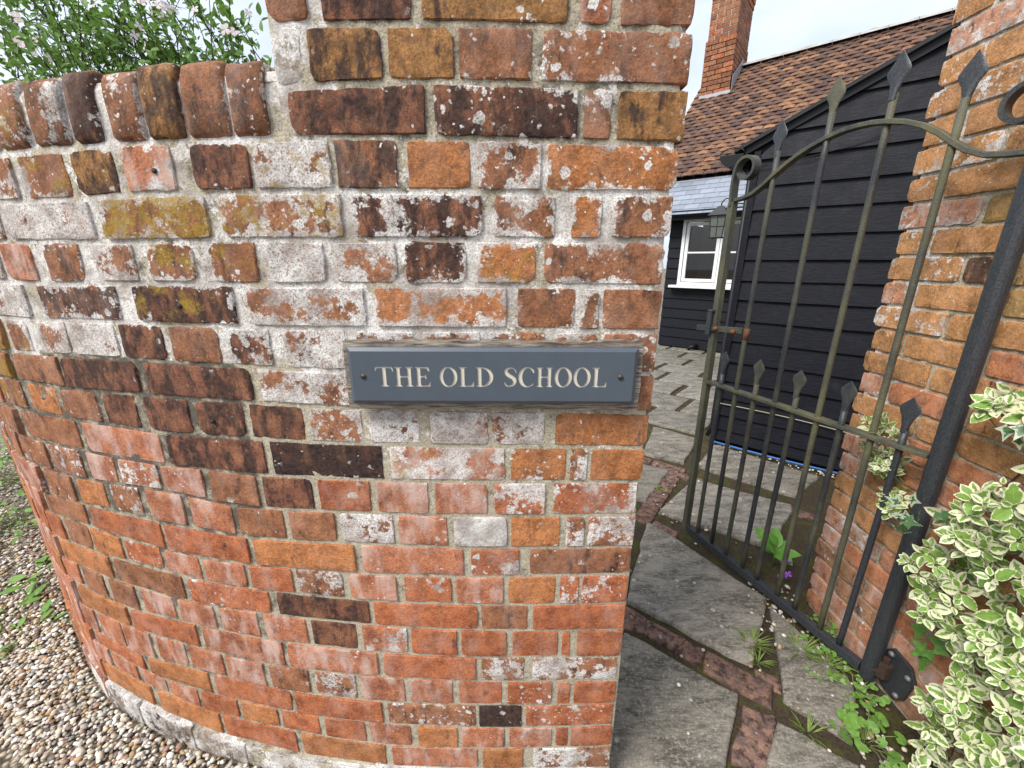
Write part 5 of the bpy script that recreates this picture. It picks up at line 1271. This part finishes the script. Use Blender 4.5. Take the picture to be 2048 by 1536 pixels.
fl_me = mesh('flower', PV, PF, M_PETAL, True); at = fl_me.attributes.new('mid', 'FLOAT', 'POINT'); at.data.foreach_set('value', PA)
for (x, y, z) in [(-1.60, 1.40, 1.905), (-1.36, 1.36, 1.905), (-1.33, 1.37, 1.92), (-1.35, 1.37, 1.89), (-1.38, 1.37, 1.915), (-1.29, 1.35, 1.87), (-1.36, 1.36, 1.965), (-1.45, 1.38, 1.98), (-1.12, 1.34, 1.985), (-1.00, 1.30, 1.90), (-.985, 1.30, 1.92), (-.99, 1.31, 1.88),
                  (-.93, 1.28, 1.945), (-.91, 1.28, 1.955), (-.89, 1.28, 1.95), (-.87, 1.28, 1.945), (-.90, 1.28, 1.93), (-.95, 1.29, 1.965), (-.96, 1.29, 1.975), (-.81, 1.27, 1.94), (-.73, 1.25, 1.89), (-.71, 1.25, 1.885), (-.66, 1.24, 1.92), (-1.7, 1.42, 1.95), (-.845, 1.27, 1.95), (-.94, 1.28, 1.975)]:
    o = bpy.data.objects.new('flower', fl_me); M = orient(rand_dir(), Vector((.5, -1, .4)) + rand_dir() * .5).to_4x4() @ Matrix.Scale(random.uniform(.42, .62), 4); M.translation = (x, y, z); o.matrix_basis = M; link(o, cl)

# --- weeds and tufts
M_WEED = leaf_mat('weed_leaf', (.07, .17, .025), (.20, .36, .07), .5, .25, None, .35, 'attr'); M_GRASS = leaf_mat('grass_blade', (.07, .15, .02), (.24, .30, .07), .55, .25, None, .35, 'attr')
def join_leaves(name, proto, Ms, m, parent):
    me, V, F, A = proto; b = MB(); at_ = []; rd = []
    for M in Ms:
        b.add([M @ Vector(v) for v in V], F); at_ += A; rd += [random.random()] * len(V)
    o = b.build(name, m, parent, True)
    for nm, dat in (('mid', at_), ('rnd', rd)):
        a = o.data.attributes.new(nm, 'FLOAT', 'POINT'); a.data.foreach_set('value', dat)
    return o
def heart(s_):
    ang = [-160, -120, -75, -35, 0, 35, 75, 120, 160]; rad = [.55, .78, .85, .85, 1.0, .85, .85, .78, .55]
    V = [(0, .3 * s_, 0)] + [(r_ * s_ * math.sin(R(a)) * .9, .3 * s_ + r_ * s_ * math.cos(R(a)) * .8, .06 * s_ * math.cos(i * 2.2)) for i, (a, r_) in enumerate(zip(ang, rad))]
    return None, V, [(0, i, i + 1) for i in range(1, len(ang))], [1] + [.2] * len(ang)
def weed(label, c, n, spread, size, h, shape='heart', name='weed'):
    c = Vector(c); t_ = thing(name, label, 'weed', c); st = MB(); Ms = []
    pr = heart(size) if shape == 'heart' else leaf_mesh('blade', size, size * .45, M_WEED, .15, .25, 4)
    for i in range(n):
        a = random.uniform(0, 6.28); r_ = spread * random.random() ** .6
        p = c + Vector((math.cos(a) * r_, math.sin(a) * r_ , h * random.uniform(.25, 1) * (1 - .5 * r_ / spread)))
        if p.x > XR - .01: p.x = XR - .012
        st.tube([c + Vector((math.cos(a), math.sin(a), 0)) * r_ * .25, c.lerp(p, .6) + Vector((0, 0, .008)), p], .0011, 4, False)
        M = orient(Vector((math.cos(a), math.sin(a), .1)) + rand_dir() * .5, Vector((-.15, -.35, 1)) + rand_dir() * .35).to_4x4() @ Matrix.Scale(random.uniform(.6, 1.2), 4); M.translation = p; Ms.append(M)
    join_leaves('leaves', pr, Ms, M_WEED, t_); st.build('stems', M_STEM, t_, True); return t_
weed('low round leaved weed under the bottom rail of the gate', (1.10, 1.085, -.005), 46, .10, .013, .05)
weed('small leafy weed between the gate foot and the hinge plate', (1.12, .985, -.008), 40, .075, .014, .05)
weed('bright green heart leaved weed at the foot of the shrub', (1.035, .845, -.008), 30, .085, .024, .07)
weed('little clover like weed behind the lower gate bars by the wall', (1.17, 1.20, -.005), 26, .06, .013, .06)
def tuft(label, c, n, L, spread):
    c = Vector(c); t_ = thing('grass_tuft', label, 'grass', c); Ms = []; pr = leaf_mesh('blade', L, .0034, M_GRASS, .3, .35, 4)
    for i in range(n):
        a = random.uniform(0, 6.28); M = orient(Vector((math.cos(a) * .9, math.sin(a) * .9, random.uniform(.5, 1.6))), Vector((0, 0, 1))).to_4x4() @ Matrix.Scale(random.uniform(.5, 1.15), 4); M.translation = c + Vector((math.cos(a), math.sin(a), 0)) * spread * random.random(); Ms.append(M)
    join_leaves('blades', pr, Ms, M_GRASS, t_)
tuft('grass tuft growing at the end of the big flagstone', (.875, 1.155, -.006), 60, .07, .016)
tuft('thin grass tuft at the end of the brick paving strip', (.858, 1.085, -.006), 26, .05, .012)
tuft('grass tuft among the weeds under the gate rail', (1.035, 1.13, -.006), 50, .075, .03)
tuft('sparse grass tuft in the mossy joint near the bottom', (.88, .865, -.006), 30, .05, .02)
# flowering plant behind the gate
fp = thing('flowering_plant', 'young plant with broad leaves and purple flowers behind the gate bars', 'plant', (1.20, 1.56, -.01))
pr = leaf_mesh('leaf', .12, .062, leaf_mat('broad_leaf', (.09, .26, .03), (.20, .42, .07), .45, .3, None, .35, 'attr'), .18, .25); Ms = []
for a, el, s_ in ((2.5, 1.0, 1.0), (3.6, .9, .9), (1.2, 1.2, .85), (.2, .7, .75), (4.6, .5, .95), (5.4, .6, .8), (3.1, 1.8, .6), (2.0, .3, .7)):
    M = orient(Vector((math.cos(a), math.sin(a), el)), Vector((-.3, -.6, 1))).to_4x4() @ Matrix.Scale(s_, 4); M.translation = Vector((1.20, 1.56, .05 + .03 * el)); Ms.append(M)
join_leaves('leaves', pr, Ms, pr[0].materials[0], fp)
mb = MB(); mb.tube([(1.20, 1.56, -.01), (1.20, 1.56, .10)], .004, 6); mb.tube([(1.20, 1.56, .02), (1.19, 1.50, .07), (1.185, 1.475, .085)], .0025, 5); mb.build('stem', M_STEM, fp, True)
M_PURP = simple('purple_petal', (.30, .09, .48), .6, .25, 80)
for (x, y, z) in ((1.185, 1.475, .09), (1.175, 1.47, .075), (1.19, 1.465, .10), (1.18, 1.455, .035), (1.17, 1.46, .03), (1.19, 1.45, .045)):
    o = bpy.data.objects.new('flower', mesh('flower', [(a * .62, b * .62, c) for a, b, c in PV], PF, M_PURP, True)); M = orient(rand_dir(), Vector((-.6, -.8, .7)) + rand_dir() * .4).to_4x4(); M.translation = (x, y, z); o.matrix_basis = M; link(o, fp)
# gravel side
weed('ragged green weed in the gravel at the bend of the wall', (-2.62, 1.86, -.03), 90, .24, .05, .14, 'blade')
weed('flat green weed in the gravel nearest the left edge', (-1.98, 1.29, -.03), 14, .09, .06, .05, 'blade')
weed('long leaved weed at the foot of the wall bend', (-2.05, 1.50, -.03), 16, .12, .09, .08, 'blade')
weed('low ragged weed in the gravel beside the wall foot', (-1.80, 1.20, -.03), 22, .11, .06, .03, 'blade')
weed('tall dark green weed at the left edge by the wall', (-3.05, 2.35, -.03), 140, .34, .07, .34, 'blade')
weed('small weed beside the strip of bricks on the path', (.905, 2.22, -.006), 10, .045, .022, .02, 'blade')
weed('green weeds along the foot of the house wall', (2.55, 6.35, -.01), 60, .30, .03, .05, 'blade')

# --- clipped hedge closing the garden behind the wall
hd = thing('hedge', 'clipped green hedge at the back of the garden, hidden behind the wall', 'hedge', (-3, 11, 0))
hL = Leaves(leaf_mesh('leaf', .09, .06, M_CLJ, .2, .2, 2), M_CLJ)
mb = MB(); mb.box((-3.4, 11.3, .9), (11.0, .7, 1.75)); mb.build('core', simple('hedge_core', (.012, .022, .008), .95), hd)
for q in range(5200):
    p = Vector((random.uniform(-9, 2.2), 10.9 + random.gauss(0, .05), random.uniform(0, 1.85))) if q % 5 else Vector((random.uniform(-9, 2.2), random.uniform(10.9, 11.7), 1.82 + random.gauss(0, .05)))
    M = orient(rand_dir() + Vector((0, -.3, .3)), Vector((0, -1, .6)) + rand_dir() * .6).to_4x4() @ Matrix.Scale(random.uniform(.6, 1.2), 4); M.translation = p; hL.add(M)
hL.build(hd, 'leaf', 'foliage', 0, lambda M: 0, 'leaves of the hedge')
